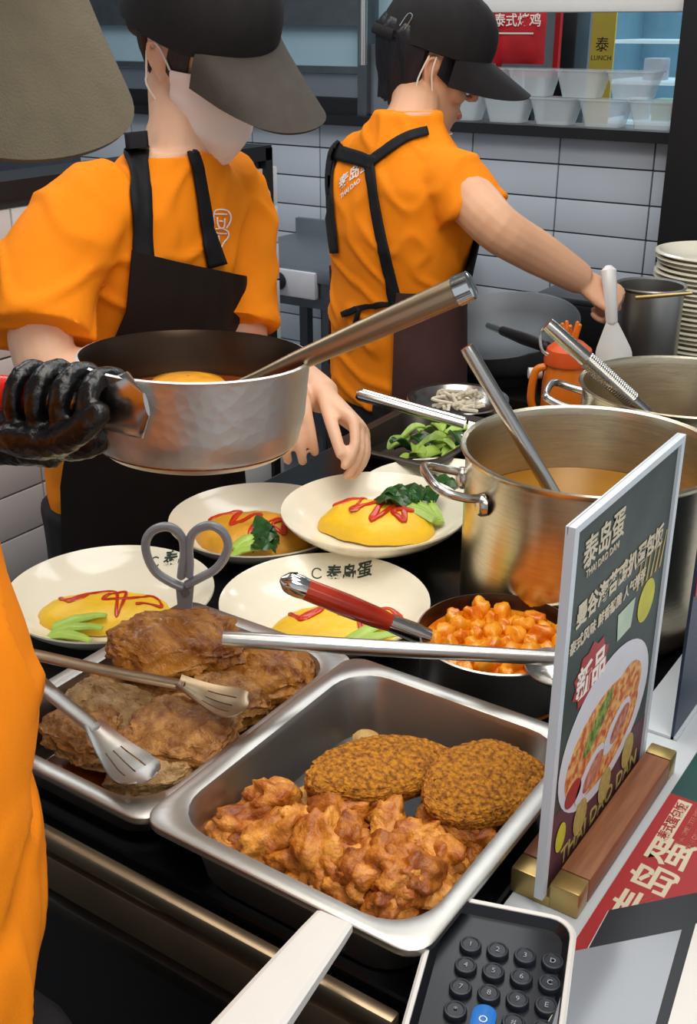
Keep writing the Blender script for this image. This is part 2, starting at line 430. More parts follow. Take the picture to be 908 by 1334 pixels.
struct(MB().box((-4.4, 2.5, 1.35), (0.1, 8, 2.7)).build('wall_outer', 'wall_paint', smooth=False))
# overhead white shelf lip above the opening
o = MB().box((-1.22, WY - 0.06, 1.607), (0.72, 0.10, 0.046), bev=0.006).build('overhead_shelf', 'white_plastic')
tag(o, 'white edge of the overhead shelf above the pass-through opening', 'shelf')

# ---- room behind the opening
t = thing('display_fridge', (-1.33, 4.6, 0), 'pale blue lit upright fridge seen beyond the pass-through opening', 'fridge')
MB().box((-1.33, 4.82, 1.0), (0.9, 0.04, 2.0)).build('back_panel', 'fridge_body', t, smooth=False)
MB().box((-1.80, 4.6, 1.0), (0.04, 0.46, 2.0)).build('side_panel', 'fridge_body', t, smooth=False)
MB().box((-0.86, 4.6, 1.0), (0.04, 0.46, 2.0)).build('side_panel', 'fridge_body', t, smooth=False)
MB().box((-1.33, 4.6, 0.05), (0.98, 0.46, 0.1)).build('plinth', 'fridge_body', t, smooth=False)
for k in range(6): MB().box((-1.33, 4.6, 1.06 + k * 0.145), (0.9, 0.42, 0.012)).build('shelf', 'fridge_light', t, smooth=False)
MB().tube([(-1.765, 4.37, 0.2), (-1.765, 4.37, 1.95)], 0.014).build('light_strip', 'fridge_light', t)
for k, (x, z, m) in enumerate(((-1.66, 1.315, 'plate_print'), (-1.55, 1.315, 'cup_print'), (-1.45, 1.315, 'carton'), (-1.6, 1.46, 'plate_print'), (-1.47, 1.46, 'red_bag'), (-1.62, 1.17, 'cup_print'), (-1.5, 1.17, 'plate_print'))):
    zb = [1.066, 1.211, 1.356, 1.501][min(3, max(0, round((z - 1.10) / 0.145)))]
    tag(MB().box((x, 4.5, zb + 0.041), (0.075, 0.09, 0.08), bev=0.006).build('food_tub', m), 'small food tub on a lit fridge shelf beyond the opening', 'tub', 'tubs in the far fridge')
p = P(785, 60, Y=3.9)
o = thing('yellow_poster', (p.x, 3.9, 0), 'narrow yellow banner with dark lettering beyond the opening', 'banner')
MB().box((p.x, 3.9, 1.42), (0.085, 0.008, 0.42)).build('sheet', 'yellow_poster', o, smooth=False)
MB().tube([(p.x, 3.92, 0.0), (p.x, 3.92, 1.65)], 0.012).build('pole', 'gunmetal', o)
MB().box((p.x, 3.95, 0.012), (0.12, 0.1, 0.024)).build('foot', 'gunmetal', o, smooth=False)
for zz, s in ((1.49, '泰'), (1.45, 'LUNCH'), (1.40, 'MENU')):
    text('lettering', s, 0.05 if len(s) == 1 else 0.022, (p.x, 3.895, zz), (1, 0, 0), (0, 0, 1), 'black_paint', o)
o = MB().box((P(740, 60, Y=4.0).x, 4.0, 0.85), (0.11, 0.12, 1.70), bev=0.01).build('dark_column', 'black_paint')
tag(o, 'black upright column beside the yellow banner beyond the opening', 'column')
# red framed board and the red packet hanging in front of it
c = P(690, 50, Y=3.7)
o = thing('framed_board', (c.x, 3.7, 0), 'red framed grey notice board behind the red packet', 'board')
MB().box((c.x, 3.7, 1.52), (0.20, 0.012, 0.22)).build('panel', 'lid_grey', o, smooth=False)
b = MB()
for sx in (-1, 1): b.box((c.x + sx * 0.105, 3.694, 1.52), (0.018, 0.02, 0.25))
for sz in (-1, 1): b.box((c.x, 3.694, 1.52 + sz * 0.118), (0.21, 0.02, 0.018))
b.build('frame', 'red_bag', o, smooth=False)
MB().box((c.x, 3.73, 0.7), (0.03, 0.03, 1.4)).build('post', 'black_paint', o, smooth=False)
MB().box((c.x, 3.73, 0.01), (0.2, 0.12, 0.02)).build('foot', 'black_paint', o, smooth=False)
c = P(676, 32, Y=3.05)
o = thing('red_packet', (c.x, 3.05, 1.44), 'glossy red packet with white lettering hanging in the opening', 'packet')
def bag(u, v):
    e = (1 - abs(2 * u - 1) ** 4) * (1 - abs(2 * v - 1) ** 4)
    return V((c.x + (u - 0.5) * 0.165, 3.05 - 0.018 * e + 0.003 * nz((u * 5, v * 5, 0), 1), 1.455 + v * 0.185))
b = MB(); b.grid(bag, 14, 14)
b.grid(lambda u, v: bag(1 - u, v) + V((0, 0.036 * (1 - abs(2 * u - 1) ** 4) * (1 - abs(2 * v - 1) ** 4), 0)), 14, 14)
b.build('pouch', 'red_bag', o)
text('lettering', '泰式烤鸡', 0.036, (c.x + 0.005, 3.029, 1.565), (1, 0, 0), (0, 0, 1), 'white_print', o, off=0.0004)
MB().box((c.x, 3.030, 1.534), (0.11, 0.001, 0.004)).build('printed_line', 'white_print', o, smooth=False)
MB().tube([(c.x, 3.05, 1.635), (c.x, 3.05, 1.75)], 0.002, 6).build('hook_string', 'string_white', o)

# deli containers upside down in two rows on the sill
def make_cup():
    b = MB(); w0, w1, h = 0.048, 0.066, 0.068
    def ring(w, z, r=0.35): 
        return [V((w * math.copysign(abs(math.cos(a)) ** r, math.cos(a)), w * 0.62 * math.copysign(abs(math.sin(a)) ** r, math.sin(a)), z)) for a in [2 * math.pi * (j + 0.5) / 28 for j in range(28)]]
    b.loft([ring(w1 + 0.004, 0.068), ring(w1 + 0.004, 0.064), ring(w1, 0.064), ring(w0, 0.0), ring(w0 * 0.3, 0.0)], cap=True)
    return b.build('deli_container', 'clear_plastic', local=True)
cup = make_cup(); first = True
for row, (z, xs) in enumerate(((1.3115, [-1.585, -1.445, -1.305, -1.165, -1.03]), (1.3815, [-1.515, -1.375, -1.235, -1.095]))):
    for i, x in enumerate(xs):
        o = cup if first else copy_tree(cup); first = False
        o.location = (x, WY + 0.03, z)
        tag(o, 'clear plastic deli container in the %s row on the black sill' % ('lower' if row == 0 else 'upper'), 'container', '%s row of clear containers' % ('lower' if row == 0 else 'upper'))

# ================================================================== COUNTERS
CT = 0.88
c = thing('serving_counter', (-0.66, 1.2, 0), 'black topped serving counter carrying the plates and food trays', 'counter')
b = MB().box((-0.675, 1.20, CT - 0.02), (0.75, 1.32, 0.04), bev=0.004)
b.build('top', 'black_counter', c, smooth=False)
MB().box((-0.67, 1.20, 0.42), (0.66, 1.28, 0.84)).build('body', 'black_paint', c, smooth=False)
MB().box((-0.70, 0.506, 0.897), (0.80, 0.012, 0.016), bev=0.003).build('upper_rail', 'steel_warm', c)
MB().box((-0.70, 0.510, 0.858), (0.80, 0.016, 0.040), bev=0.003).build('lower_rail', 'rail_brown', c)
MB().box((-0.70, 0.545, 0.79), (0.80, 0.05, 0.02), bev=0.003).build('ledge', 'steel_dark', c)
for sx in (-1.08, -0.32): MB().box((sx, 0.53, 0.39), (0.04, 0.04, 0.78)).build('leg', 'black_paint', c, smooth=False)
o = thing('customer_counter', (0.05, 1.2, 0), 'pale grey customer counter under the menu signs', 'counter')
MB().box((0.08, 1.15, 0.885), (0.74, 1.65, 0.03), bev=0.004).build('top', 'white_counter', o)
MB().box((0.10, 1.15, 0.43), (0.66, 1.55, 0.86)).build('body', 'lid_grey', o, smooth=False)
o = thing('cooking_range', (-0.75, 2.4, 0), 'steel cooking range along the tiled back wall', 'stove')
MB().box((-0.55, 2.37, 0.83), (0.92, 0.72, 0.04), bev=0.004).build('top', 'steel_dark', o)
MB().box((-0.55, 2.37, 0.40), (0.88, 0.68, 0.80)).build('body', 'hood_steel', o, smooth=False)
# griddle at the back left
g = thing('griddle', (-1.85, 2.6, 0), 'steel griddle table with white control panel behind the tiled partition', 'griddle')
MB().box((-1.82, 2.62, 0.945), (0.56, 0.44, 0.04), bev=0.004).build('top_plate', 'hood_steel', g)
MB().box((-1.82, 2.83, 0.98), (0.56, 0.02, 0.06)).build('back_guard', 'hood_steel', g, smooth=False)
MB().box((-1.82, 2.62, 0.89), (0.54, 0.42, 0.07)).build('body', 'gunmetal', g, smooth=False)
pn = MB().box((-1.80, 2.40, 0.918), (0.16, 0.02, 0.072), bev=0.006).build('control_panel', 'plate_print', g)
MB().lathe([(0.0, 0.02), (0.020, 0.02), (0.024, 0.0), (0.0, 0.0)], (-1.838, 2.388, 0.922), 20, Matrix.Rotation(math.pi / 2, 3, 'X')).build('knob', 'black_plastic', pn)
for sx in (-2.05, -1.70): 
    for sy in (2.43, 2.80): MB().box((sx, sy, 0.43), (0.03, 0.03, 0.86)).build('leg', 'gunmetal', g, smooth=False)
MB().box((-1.82, 2.62, 0.30), (0.52, 0.40, 0.02)).build('lower_shelf', 'hood_steel', g, smooth=False)

# ================================================================== TABLEWARE
def make_plate(r=0.128, h=0.038, name='plate'):
    prof = [(0.0, 0.006), (r * 0.45, 0.006), (r * 0.62, 0.009), (r * 0.80, 0.018), (r * 0.93, 0.031), (r * 0.985, h - 0.001), (r, h), (r * 1.004, h - 0.002),
            (r * 0.95, 0.027), (r * 0.8, 0.012), (r * 0.6, 0.003), (r * 0.56, 0.0), (r * 0.5, 0.0), (r * 0.48, 0.002), (0.0, 0.002)]
    return MB().lathe([(max(q[0], 0.0005), q[1]) for q in prof], (0, 0, 0), 64).build(name, 'plate', local=True)
plate0 = make_plate(); used_plate = [False]
def put_plate(loc, label, rx=0, ry=0, name=None):
    o = plate0 if not used_plate[0] else copy_tree(plate0); used_plate[0] = True
    o.location = loc; o.rotation_euler = (rx, ry, 0); ORIG[o.name] = V(loc)
    if name: o.name = name; ORIG[o.name] = V(loc)
    return tag(o, label, 'plate', None)
def at_plate(px, py, rimz): 
    q = P(px, py, z=rimz); return V((q.x, q.y, rimz - 0.038))
PL = {}
PL[1] = at_plate(143, 768, .920); PL[3] = at_plate(423, 780, .920); PL[4] = at_plate(338, 673, .920); PL[5] = at_plate(488, 661, .952); PL[6] = at_plate(578, 636, .920)
put_plate(PL[1], 'cream plate with omelette at the left counter edge behind the scissors')
put_plate(PL[3], 'cream plate with omelette under the red pan handle')
put_plate(PL[4], 'cream plate with brown omelette partly below another plate')
put_plate(PL[5], 'cream plate with yellow omelette and bok choy resting on other plates', rx=0.02)
put_plate(PL[6], 'cream plate behind the stock pot handle')
def shaped(fn, nu=40, nv=20):
    """closed lumpy solid from a direction->point map"""
    b = MB(); rings = []
    for i in range(1, nv):
        t = math.pi * i / nv
        rings.append([fn(V((math.sin(t) * math.cos(x), math.sin(t) * math.sin(x), -math.cos(t)))) for x in [2 * math.pi * j / nu for j in range(nu)]])
    return b.loft(rings)
def omelette(pl, dx, dy, ang, L, W, H, m, label, zig, seed, sauce_r=0.0042):
    base = pl + V((dx, dy, 0.0085)); R = rotz(ang)
    def top(u, v):   # surface height over local u,v in -1..1
        r2 = min(1, u * u + v * v); return H * (1 - r2) ** 0.55
    def fn(q):
        u, v = q.x, q.y
        x = q.x * L * (1 + 0.10 * nz((q.x * 2, q.y * 2, seed), 1.3, seed)); y = q.y * W * (1 + 0.12 * nz((q.x * 2, q.y * 2, seed), 1.7, seed + 3))
        z = H * max(0, q.z) ** 0.8 * (1 + 0.10 * nz(q, 3.1, seed)) + 0.0015 * nz(q, 9, seed)
        if q.z < 0: z = 0.0
        return base + R @ V((x, y, max(0, z)))
    o = shaped(fn, 44, 24).build('omelette', m); tag(o, label, 'omelette')
    bv = world_bvh(o)
    pts = []
    for u, v in zig:
        q = base + R @ V((u * L, v * W, 0)); pts.append(q)
    pts = spline(pts, 8); out = []
    for i, q in enumerate(pts):
        h = bv.ray_cast(q + V((0, 0, 0.2)), V((0, 0, -1))); z = h[0].z if h[0] else base.z
        out.append(V((q.x, q.y, z + 0.0008)))
    rr = [(sauce_r * 0.5, sauce_r * (0.8 + 1.1 * nz((i * 0.23, seed, 0), 1))) for i in range(len(out))]
    MB().tube(out, rr, 8, ref=(0, 0, 1), rnd=True).build('ketchup', 'ketchup', o)['label'] = 'red ketchup zigzag'
    return o
ZG = [(-0.7, 0.5), (-0.5, -0.05), (-0.25, 0.35), (-0.6, 0.1), (0.1, 0.6), (0.25, -0.7), (0.3, 0.5), (0.0, 0.0), (0.45, 0.1), (0.7, 0.45), (0.85, -0.05), (0.5, -0.2)]
ZG2 = [(-0.6, 0.6), (-0.75, 0.1), (-0.3, 0.5), (-0.35, -0.35), (0.05, 0.25), (0.0, -0.7), (0.35, 0.1), (0.5, -0.5), (0.3, -0.2), (0.75, 0.15)]
CA = math.radians(34)
def cam_off(r, f): return V((math.cos(YAW) * r - math.sin(YAW) * f, math.sin(YAW) * r + math.cos(YAW) * f, 0))
d = cam_off(-0.005, -0.018); omelette(PL[1], d.x, d.y, CA + 0.05, 0.082, 0.045, 0.026, 'egg', 'flat yellow omelette on the leftmost cream plate', ZG, 1.0, 0.0026)
d = cam_off(0.020, -0.030); omelette(PL[3], d.x, d.y, CA + 0.1, 0.085, 0.05, 0.024, 'egg', 'yellow omelette under the red pan handle', ZG, 2.0, 0.0045)
d = cam_off(-0.004, -0.020); omelette(PL[4], d.x, d.y, CA - 0.1, 0.090, 0.060, 0.036, 'egg_dark', 'browned lumpy omelette on the plate behind the scissors', ZG2, 3.0, 0.004)
d = cam_off(0.004, -0.008); omelette(PL[5], d.x, d.y, CA - 0.25, 0.084, 0.050, 0.037, 'egg', 'bright yellow omelette beside bok choy on the raised plate', ZG2, 4.0, 0.0055)
def greens(c, ang, L, seed, label, stems=3, leaf=True):
    t = thing('bok_choy', c, label, 'vegetable')
    R = rotz(ang); rnd = random.Random(seed)
    for k in range(stems):
        a = (k - (stems - 1) / 2) * 0.35; D = R @ rotz(a) @ V((1, 0, 0)); S = V((-D.y, D.x, 0))
        p0 = V(c) + S * 0.004 * (k - 1) + V((0, 0, 0.006 + 0.003 * k))
        pts = [p0 + D * (L * q) + V((0, 0, 0.012 * math.sin(q * 3.1))) for q in (0, 0.25, 0.5, 0.62)]
        MB().tube(pts, [(0.004, 0.010), (0.0045, 0.009), (0.003, 0.006), (0.002, 0.004)], 8, ref=(0, 0, 1), rnd=True).build('stem', 'green_stem', t)
        if leaf:
            def fn(u, v):
                wv = 0.021 * math.sin(math.pi * min(1, v * 0.93 + 0.05)) ** 0.8
                return p0 + D * (L * (0.45 + 0.55 * v)) + S * ((u - 0.5) * 2 * wv) + V((0, 0, 0.010 + 0.012 * math.sin(v * 3) + 0.006 * math.sin(u * 9 + k + v * 7) + 0.008 * abs(u - 0.5)))
            MB().grid(fn, 8, 8, 0.0012).build('leaf', 'green_leaf', t)
    return t
d = PL[5] + cam_off(0.082, -0.018); greens(d + V((0, 0, 0.016)), CA + 2.25, 0.085, 5, 'green bok choy lying beside the bright yellow omelette', 4)
d = PL[4] + cam_off(-0.028, -0.080); greens(d + V((0, 0, 0.014)), CA + 0.1, 0.06, 6, 'dark green leaf in front of the browned omelette', 3)
d = PL[1] + cam_off(-0.055, -0.066); greens(d + V((0, 0, 0.008)), CA - 0.2, 0.10, 8, 'pale green stems under the leftmost omelette', 3, leaf=False)
d = PL[3] + cam_off(0.03, -0.078); greens(d + V((0, 0, 0.010)), CA + 0.1, 0.09, 9, 'light green stems in front of the omelette under the red handle', 3, leaf=False)
d = PL[6] + cam_off(-0.02, -0.03); greens(d + V((0, 0, 0.010)), CA + 1.2, 0.08, 10, 'green leaf curl on the plate behind the pot handle', 2)
# printed logo on the two front plates
for k, r in ((1, 0.050), (3, 0.0)):
    po = [o for o in C.objects if o.name.startswith('plate') and (o.location - PL[k]).length < 1e-4][0]
    q = PL[k] + cam_off(r, 0.103)
    pbv = world_bvh(po)
    def dn(c, n, z):
        h = pbv.ray_cast(V((c.x, c.y, 1.2)), V((0, 0, -1))); return V((c.x, c.y, (h[0].z if h[0] else c.z) + .0004 + max(0, z)))
    text('rim_logo', '泰岛蛋', 0.020, q, cam_off(1, -0.25 if k == 1 else -.06), cam_off(0.2 if k == 1 else .06, 1), 'dark_print', po, align='LEFT', off=0.0004, proj=dn)
    rg = [dn(q + cam_off(-0.012, 0.0) + (cam_off(1, 0) * math.cos(a) + cam_off(0, 1) * math.sin(a)) * 0.0065, 0, 0) for a in [0.7 + 5 * i / 14 for i in range(15)]]
    MB().tube(rg, 0.0009, 6).build('rim_mark', 'dark_print', po)

# plate stack on the range
st = P(934, 345, Y=2.42)
sp = make_plate(0.128, 0.030, 'stacked_plate'); ORIG[sp.name] = V((0, 0, 0))
for k in range(24):
    o = sp if k == 0 else copy_tree(sp)
    z = 0.851 + k * 0.0102
    o.location = (st.x + 0.003 * math.sin(k * 1.3), st.y + 0.003 * math.cos(k * 2.1), z)
    lab = 'cream plate on top of the tall stack by the black pillar' if k == 23 else 'cream plate within the tall stack by the black pillar'
    tag(o, lab, 'plate', None if k == 23 else 'plates in the tall stack')

# ================================================================== STEEL TRAYS AND FOOD
def rrect(cx, cy, hx, hy, r, z, n=7):
    out = []
    for (sx, sy, a0) in ((1, 1, 0), (-1, 1, 90), (-1, -1, 180), (1, -1, 270)):
        for i in range(n):
            a = math.radians(a0 + 90 * i / (n - 1)); out.append(V((cx + sx * (hx - r) + r * math.cos(a), cy + sy * (hy - r) + r * math.sin(a), z)))
    return out
def make_tray(cx, cy, hx, hy, zr, depth, m, label, lip=0.017):
    b = MB()
    rings = [rrect(cx, cy, hx - 0.001, hy - 0.001, 0.021, zr - 0.008), rrect(cx, cy, hx, hy, 0.022, zr - 0.006), rrect(cx, cy, hx, hy, 0.022, zr - 0.001), rrect(cx, cy, hx - 0.0015, hy - 0.0015, 0.021, zr),
             rrect(cx, cy, hx - lip + 0.004, hy - lip + 0.004, 0.042, zr - 0.0005), rrect(cx, cy, hx - lip, hy - lip, 0.042, zr - 0.002), rrect(cx, cy, hx - lip - 0.003, hy - lip - 0.003, 0.042, zr - 0.008),
             rrect(cx, cy, hx - lip - 0.010, hy - lip - 0.010, 0.040, zr - depth + 0.014), rrect(cx, cy, hx - lip - 0.014, hy - lip - 0.014, 0.038, zr - depth + 0.005), rrect(cx, cy, hx - lip - 0.025, hy - lip - 0.025, 0.032, zr - depth)]
    b.loft(rings, cap=False); b.f.append(tuple(len(b.v) - 28 + i for i in range(28)))
    # outer skin
    b.loft([rrect(cx, cy, hx - 0.001, hy - 0.001, 0.021, zr - 0.008), rrect(cx, cy, hx - lip, hy - lip, 0.043, zr - 0.010), rrect(cx, cy, hx - lip - 0.0085, hy - lip - 0.0085, 0.041, zr - depth + 0.014), rrect(cx, cy, hx - lip - 0.024, hy - lip - 0.024, 0.033, zr - depth - 0.0015)], cap=False)
    b.f.append(tuple(len(b.v) - 1 - i for i in range(28)))
    return tag(b.build('food_tray', m), label, 'tray')
T1 = (-0.4275, 0.682, 0.1365, 0.160, 0.952); T2 = (-0.683, 0.690, 0.121, 0.162, 0.942)
make_tray(*T1, 0.075, 'steel_soft', 'steel tray of fried chicken chunks and breaded cutlets, nearest the camera')
make_tray(*T2, 0.060, 'steel_soft', 'steel tray of glazed meat slices beside the scissors')

def lump_mesh(name, sx, sy, sz, amp, sc, seed, m, sub=4):
    bm = bmesh.new(); bmesh.ops.create_icosphere(bm, subdivisions=sub, radius=1)
    for q in bm.verts:
        p = q.co.copy()
        k = 1 + amp * noise.noise(p * sc + V((seed, 0, seed))) + amp * 0.12 * noise.noise(p * sc * 11 + V((seed, 9, 3))) + amp * 0.5 * noise.noise(p * sc * 2.3 + V((0, seed, 3))) + amp * 0.22 * noise.noise(p * sc * 5.5 + V((seed, seed, 3)))
        q.co = V((p.x * sx, p.y * sy, p.z * sz)) * k
    for f in bm.faces: f.smooth = True
    me = bpy.data.meshes.new(name); bm.to_mesh(me); bm.free(); me.materials.append(MATS[m]); return me
def place(me, name, loc, rot, label, cat, group=None, sc=1.0):
    o = bpy.data.objects.new(name, me); C.objects.link(o); o.location = loc; o.rotation_euler = rot; o.scale = (sc,) * 3
    ORIG[o.name] = V(loc); return tag(o, label, cat, group)
KM = [lump_mesh('fried_chicken', 0.030 + 0.004 * (i % 3), 0.022 + 0.003 * (i % 2), 0.021, (0.30 if i == 3 else 0.50), 1.5, 3.1 * i + 1, ('fried', 'fried_dark', 'fried', 'fried_pale', 'fried_dark', 'fried', 'fried', 'fried_dark')[i]) for i in range(8)]
rnd = random.Random(11)
KSPOT = []
# heap of pieces: filling the near end of the tray; positions where they are seen
for (x, y, z) in [(285, 1075, .925), (330, 1050, .93), (365, 1030, .94), (300, 1105, .92), (345, 1085, .935), (395, 1065, .945), (430, 1050, .95), (330, 1125, .915), (375, 1110, .935), (415, 1095, .95), (455, 1080, .955),
                  (385, 1140, .92), (430, 1130, .945), (470, 1120, .955), (505, 1060, .94), (500, 1105, .95), (540, 1080, .94), (425, 1165, .92), (465, 1160, .94), (510, 1145, .955), (550, 1125, .95), (590, 1105, .935),
                  (460, 1190, .915), (505, 1185, .935), (545, 1170, .945), (585, 1150, .935), (625, 1125, .925), (510, 1207, .912), (555, 1200, .92), (595, 1185, .92), (630, 1150, .915), (660, 1110, .915),
                  (265, 1070, .91), (410, 1025, .935), (470, 1035, .935), (680, 1075, .912), (650, 1085, .915), (570, 1060, .925), (385, 1170, .90), (620, 1105, .90)]:
    q = P(x, y, z=z); q.x = max(T1[0] - .082, min(T1[0] + .078, q.x)); q.y = max(T1[1] - .094, min(T1[1] + .10, q.y)); q.z = max(.925, min(q.z, .952)); KSPOT.append(q)
KW = ('in the left corner of the nearest tray', 'along the near lip of the nearest tray', 'beside and below the oval cutlet', 'in the middle of the heap')
def kz(i):
    q = KSPOT[i]; return 0 if q.x < T1[0] - .045 and q.y < T1[1] else 2 if q.x > T1[0] + .055 and q.y > T1[1] - .03 else 1 if q.y < T1[1] - .085 else 3
for i, q in enumerate(KSPOT):
    pale = i == 33
    me = KM[3] if pale else KM[[0, 1, 2, 4, 5, 6, 7][i % 7]]
    place(me, 'fried_chicken', (q.x, q.y, q.z - 0.014), (rnd.uniform(-0.8, 0.8), rnd.uniform(-0.8, 0.8), rnd.uniform(0, 6.3)),
          'palest fried chicken chunk on top of the heap' if pale else 'golden brown fried chicken chunk ' + KW[kz(i)], 'fried chicken', None if pale else 'fried chicken ' + KW[kz(i)], rnd.uniform(0.74, 1.02))
def cutlet(c, ang, tilt, L, W, H, seed, label):
    def fn(p):
        k = 1 + 0.10 * nz(p, 1.4, seed) + 0.035 * nz(p, 7, seed) + 0.045 * nz(p, 19, seed) + 0.03 * nz(p, 34, seed)
        zz = math.copysign(abs(p.z) ** 0.7, p.z)
        return V((p.x * L * (1 - 0.10 * p.y), p.y * W, zz * H)) * k
    b = MB(); sh = shaped(fn, 110, 64)
    R = rotz(ang) @ Matrix.Rotation(tilt[0], 3, 'X') @ Matrix.Rotation(tilt[1], 3, 'Y')
    b.add([V(c) + R @ q for q in sh.v], sh.f)
    return tag(b.build('breaded_cutlet', 'crumb'), label, 'cutlet')
q = P(497, 1003, z=.945); cutlet(q, CA + 0.30, (0.25, 0.05), 0.072, 0.034, 0.016, 2, 'breaded cutlet leaning in the middle of the nearest tray')
q = P(630, 1020, z=.945); cutlet(q, CA + 0.42, (0.38, 0.0), 0.060, 0.040, 0.015, 5, 'herb-crumbed oval breaded cutlet nearest the acrylic sign')
q = P(470, 955, z=.885); place(lump_mesh('potato_slice', 0.022, 0.016, 0.006, 0.3, 1.2, 4, 'fried_pale', 3), 'potato_slice', q + V((0, 0, 0.004)), (0.2, 0.1, 0.4), 'pale crumb scrap behind the breaded cutlets', 'scrap')

# meats in the second tray
def slab(c, ang, tilt, L, W, H, seed, m, label, name='meat_slice', curl=0.0):
    def fn(p):
        k = 1 + 0.22 * nz(p, 1.6, seed) + 0.12 * nz(p, 4.2, seed + 2) + 0.05 * nz(p, 11, seed) + 0.03 * nz(p, 23, seed)
        x = math.copysign(abs(p.x) ** 0.75, p.x); y = math.copysign(abs(p.y) ** 0.75, p.y); zz = math.copysign(abs(p.z) ** 0.7, p.z)
        z = zz * H * (1 + 0.4 * nz(p, 3.3, seed) + .16 * nz(p, 9, seed) + .10 * nz(p, 21, seed)) - curl * (p.x * p.x + p.y * p.y)
        return V((x * L * k, y * W * k, z))
    sh = shaped(fn, 84, 48); R = rotz(ang) @ Matrix.Rotation(tilt[0], 3, 'X') @ Matrix.Rotation(tilt[1], 3, 'Y')
    b = MB(); b.add([V(c) + R @ q for q in sh.v], sh.f)
    return tag(b.build(name, m), label, 'meat')
def sl(px, py, z, *a, **k):
    q = P(px, py, z=z); q.z = max(q.z, .920); q.x = max(T2[0] - .060, min(T2[0] + .056, q.x)); q.y = max(T2[1] - .080, min(T2[1] + .11, q.y)); return slab(q, *a, **k)
sl(232, 832, .975, CA + 0.1, (0.35, 0.0), 0.066, 0.042, 0.016, 1, 'meat_glaze', 'glossy dark chicken thigh piled highest below the scissors', curl=0.012)
sl(178, 835, .965, CA + 0.9, (0.2, 0.3), 0.036, 0.030, 0.020, 21, 'meat_glaze', 'round glossy thigh end at the left of the pile', curl=0.01)
sl(372, 882, .940, CA + 0.25, (0.3, 0.05), 0.050, 0.036, 0.015, 2, 'meat_glaze', 'amber chicken thigh in the far right tray corner', curl=0.01)
sl(236, 952, .936, CA - 0.25, (0.15, 0.0), 0.056, 0.046, 0.015, 3, 'meat', 'broad seared meat slab lying below the upper tong paddle')
sl(140, 925, .932, CA - 0.4, (0.1, 0.1), 0.048, 0.034, 0.014, 4, 'meat_grey', 'thin seared meat slab between the two tong arms')
sl(100, 960, .928, CA - 0.6, (0.1, 0.0), 0.042, 0.034, 0.015, 5, 'meat', 'browned meat slab at the left near tray edge')
sl(150, 985, .910, CA - 0.2, (0.1, 0.0), 0.050, 0.030, 0.010, 6, 'meat_grey', 'meat strip under the lower slotted tong paddle')
sl(200, 1005, .920, CA + 0.3, (0.1, 0.0), 0.045, 0.026, 0.016, 7, 'meat_grey', 'ragged pale meat strip at the near tray edge')
sl(255, 995, .910, CA + 0.5, (0.0, 0.2), 0.040, 0.020, 0.011, 8, 'meat_grey', 'ragged pale meat bits under the broad slab')
sl(180, 895, .925, CA - 0.1, (0.15, 0.0), 0.060, 0.030, 0.011, 9, 'meat', 'meat slab hidden behind the upper tong arm')
sl(300, 905, .940, CA + 0.4, (0.1, 0.3), 0.040, 0.030, 0.013, 10, 'meat', 'folded meat slab at the tip of the upper tong paddle')
sl(335, 945, .920, CA + 0.7, (0.1, 0.2), 0.052, 0.016, 0.010, 12, 'meat_glaze', 'reddish meat strip along the right tray wall')
sl(300, 975, .912, CA + 0.8, (0.0, 0.2), 0.042, 0.013, 0.009, 13, 'meat', 'narrow meat strip beside the shared tray rims')
sl(85, 985, .905, CA - 0.3, (0.0, 0.0), 0.030, 0.022, 0.010, 14, 'meat_glaze', 'dark meat scrap beside the orange sleeve')
o = tag(MB().box((T2[0], T2[1], 0.8905), (0.145, 0.215, 0.010), bev=0.005).build('meat_juice', 'sauce'), 'dark brown meat juice in the bottom of the second tray', 'sauce')
o.location.z += 0.0

# ================================================================== POTS, PANS, UTENSILS
def basis(zd, xh):
    z = V(zd).normalized(); x = V(xh); x = (x - z * x.dot(z)).normalized(); y = z.cross(x)
    return Matrix((x, y, z)).transposed()
def stockpot(c, r, h, label, handles, liquid, liq_z, liqlabel):
    t = thing('stock_pot', (c[0], c[1], c[2]), label, 'pot')
    prof = [(0.001, 0.0), (r * 0.92, 0.0), (r * 0.975, 0.008), (r * 0.985, 0.02), (r * 0.985, h - 0.02), (r * 0.99, h - 0.006), (r * 1.02, h - 0.001), (r * 1.03, h + 0.002), (r * 1.02, h + 0.004), (r * 0.985, h + 0.002), (r * 0.965, h - 0.008),
            (r * 0.965, 0.02), (r * 0.93, 0.008), (0.001, 0.006)]
    MB().lathe(prof, c, 72).build('body', 'steel_pot', t)
    for a in handles:
        D = V((math.cos(a), math.sin(a), 0)); S = V((-D.y, D.x, 0)); zc = V(c) + V((0, 0, h - 0.035)) + D * r * 0.985
        pts = spline([zc + S * 0.042, zc + S * 0.045 + D * 0.02 + V((0, 0, 0.004)), zc + S * 0.038 + D * 0.045 + V((0, 0, 0.012)), zc + D * 0.05 + V((0, 0, 0.014)), zc - S * 0.038 + D * 0.045 + V((0, 0, 0.012)), zc - S * 0.045 + D * 0.02 + V((0, 0, 0.004)), zc - S * 0.042], 5)
        hd = MB().tube(pts, 0.0055, 10).build('handle', 'steel', t)
        for sg in (-1, 1):
            q = zc + S * 0.042 * sg + D * -0.002
            MB().lathe([(0.001, 0.006), (0.011, 0.005), (0.014, 0.001), (0.014, -0.004)], q - V((0, 0, 0.008)), 14, basis(D, S)).build('rivet_plate', 'steel', hd)
    lq = MB().lathe([(0.001, liq_z), (r * 0.5, liq_z + 0.0008), (r * 0.955, liq_z), (r * 0.95, liq_z - 0.03), (0.001, liq_z - 0.03)], c, 64).build('soup', liquid)
    tag(lq, liqlabel, 'soup')
    return t
q = P(772, 581, z=1.10); pc = V((q.x, q.y, CT + 0.001)); PR = 0.152
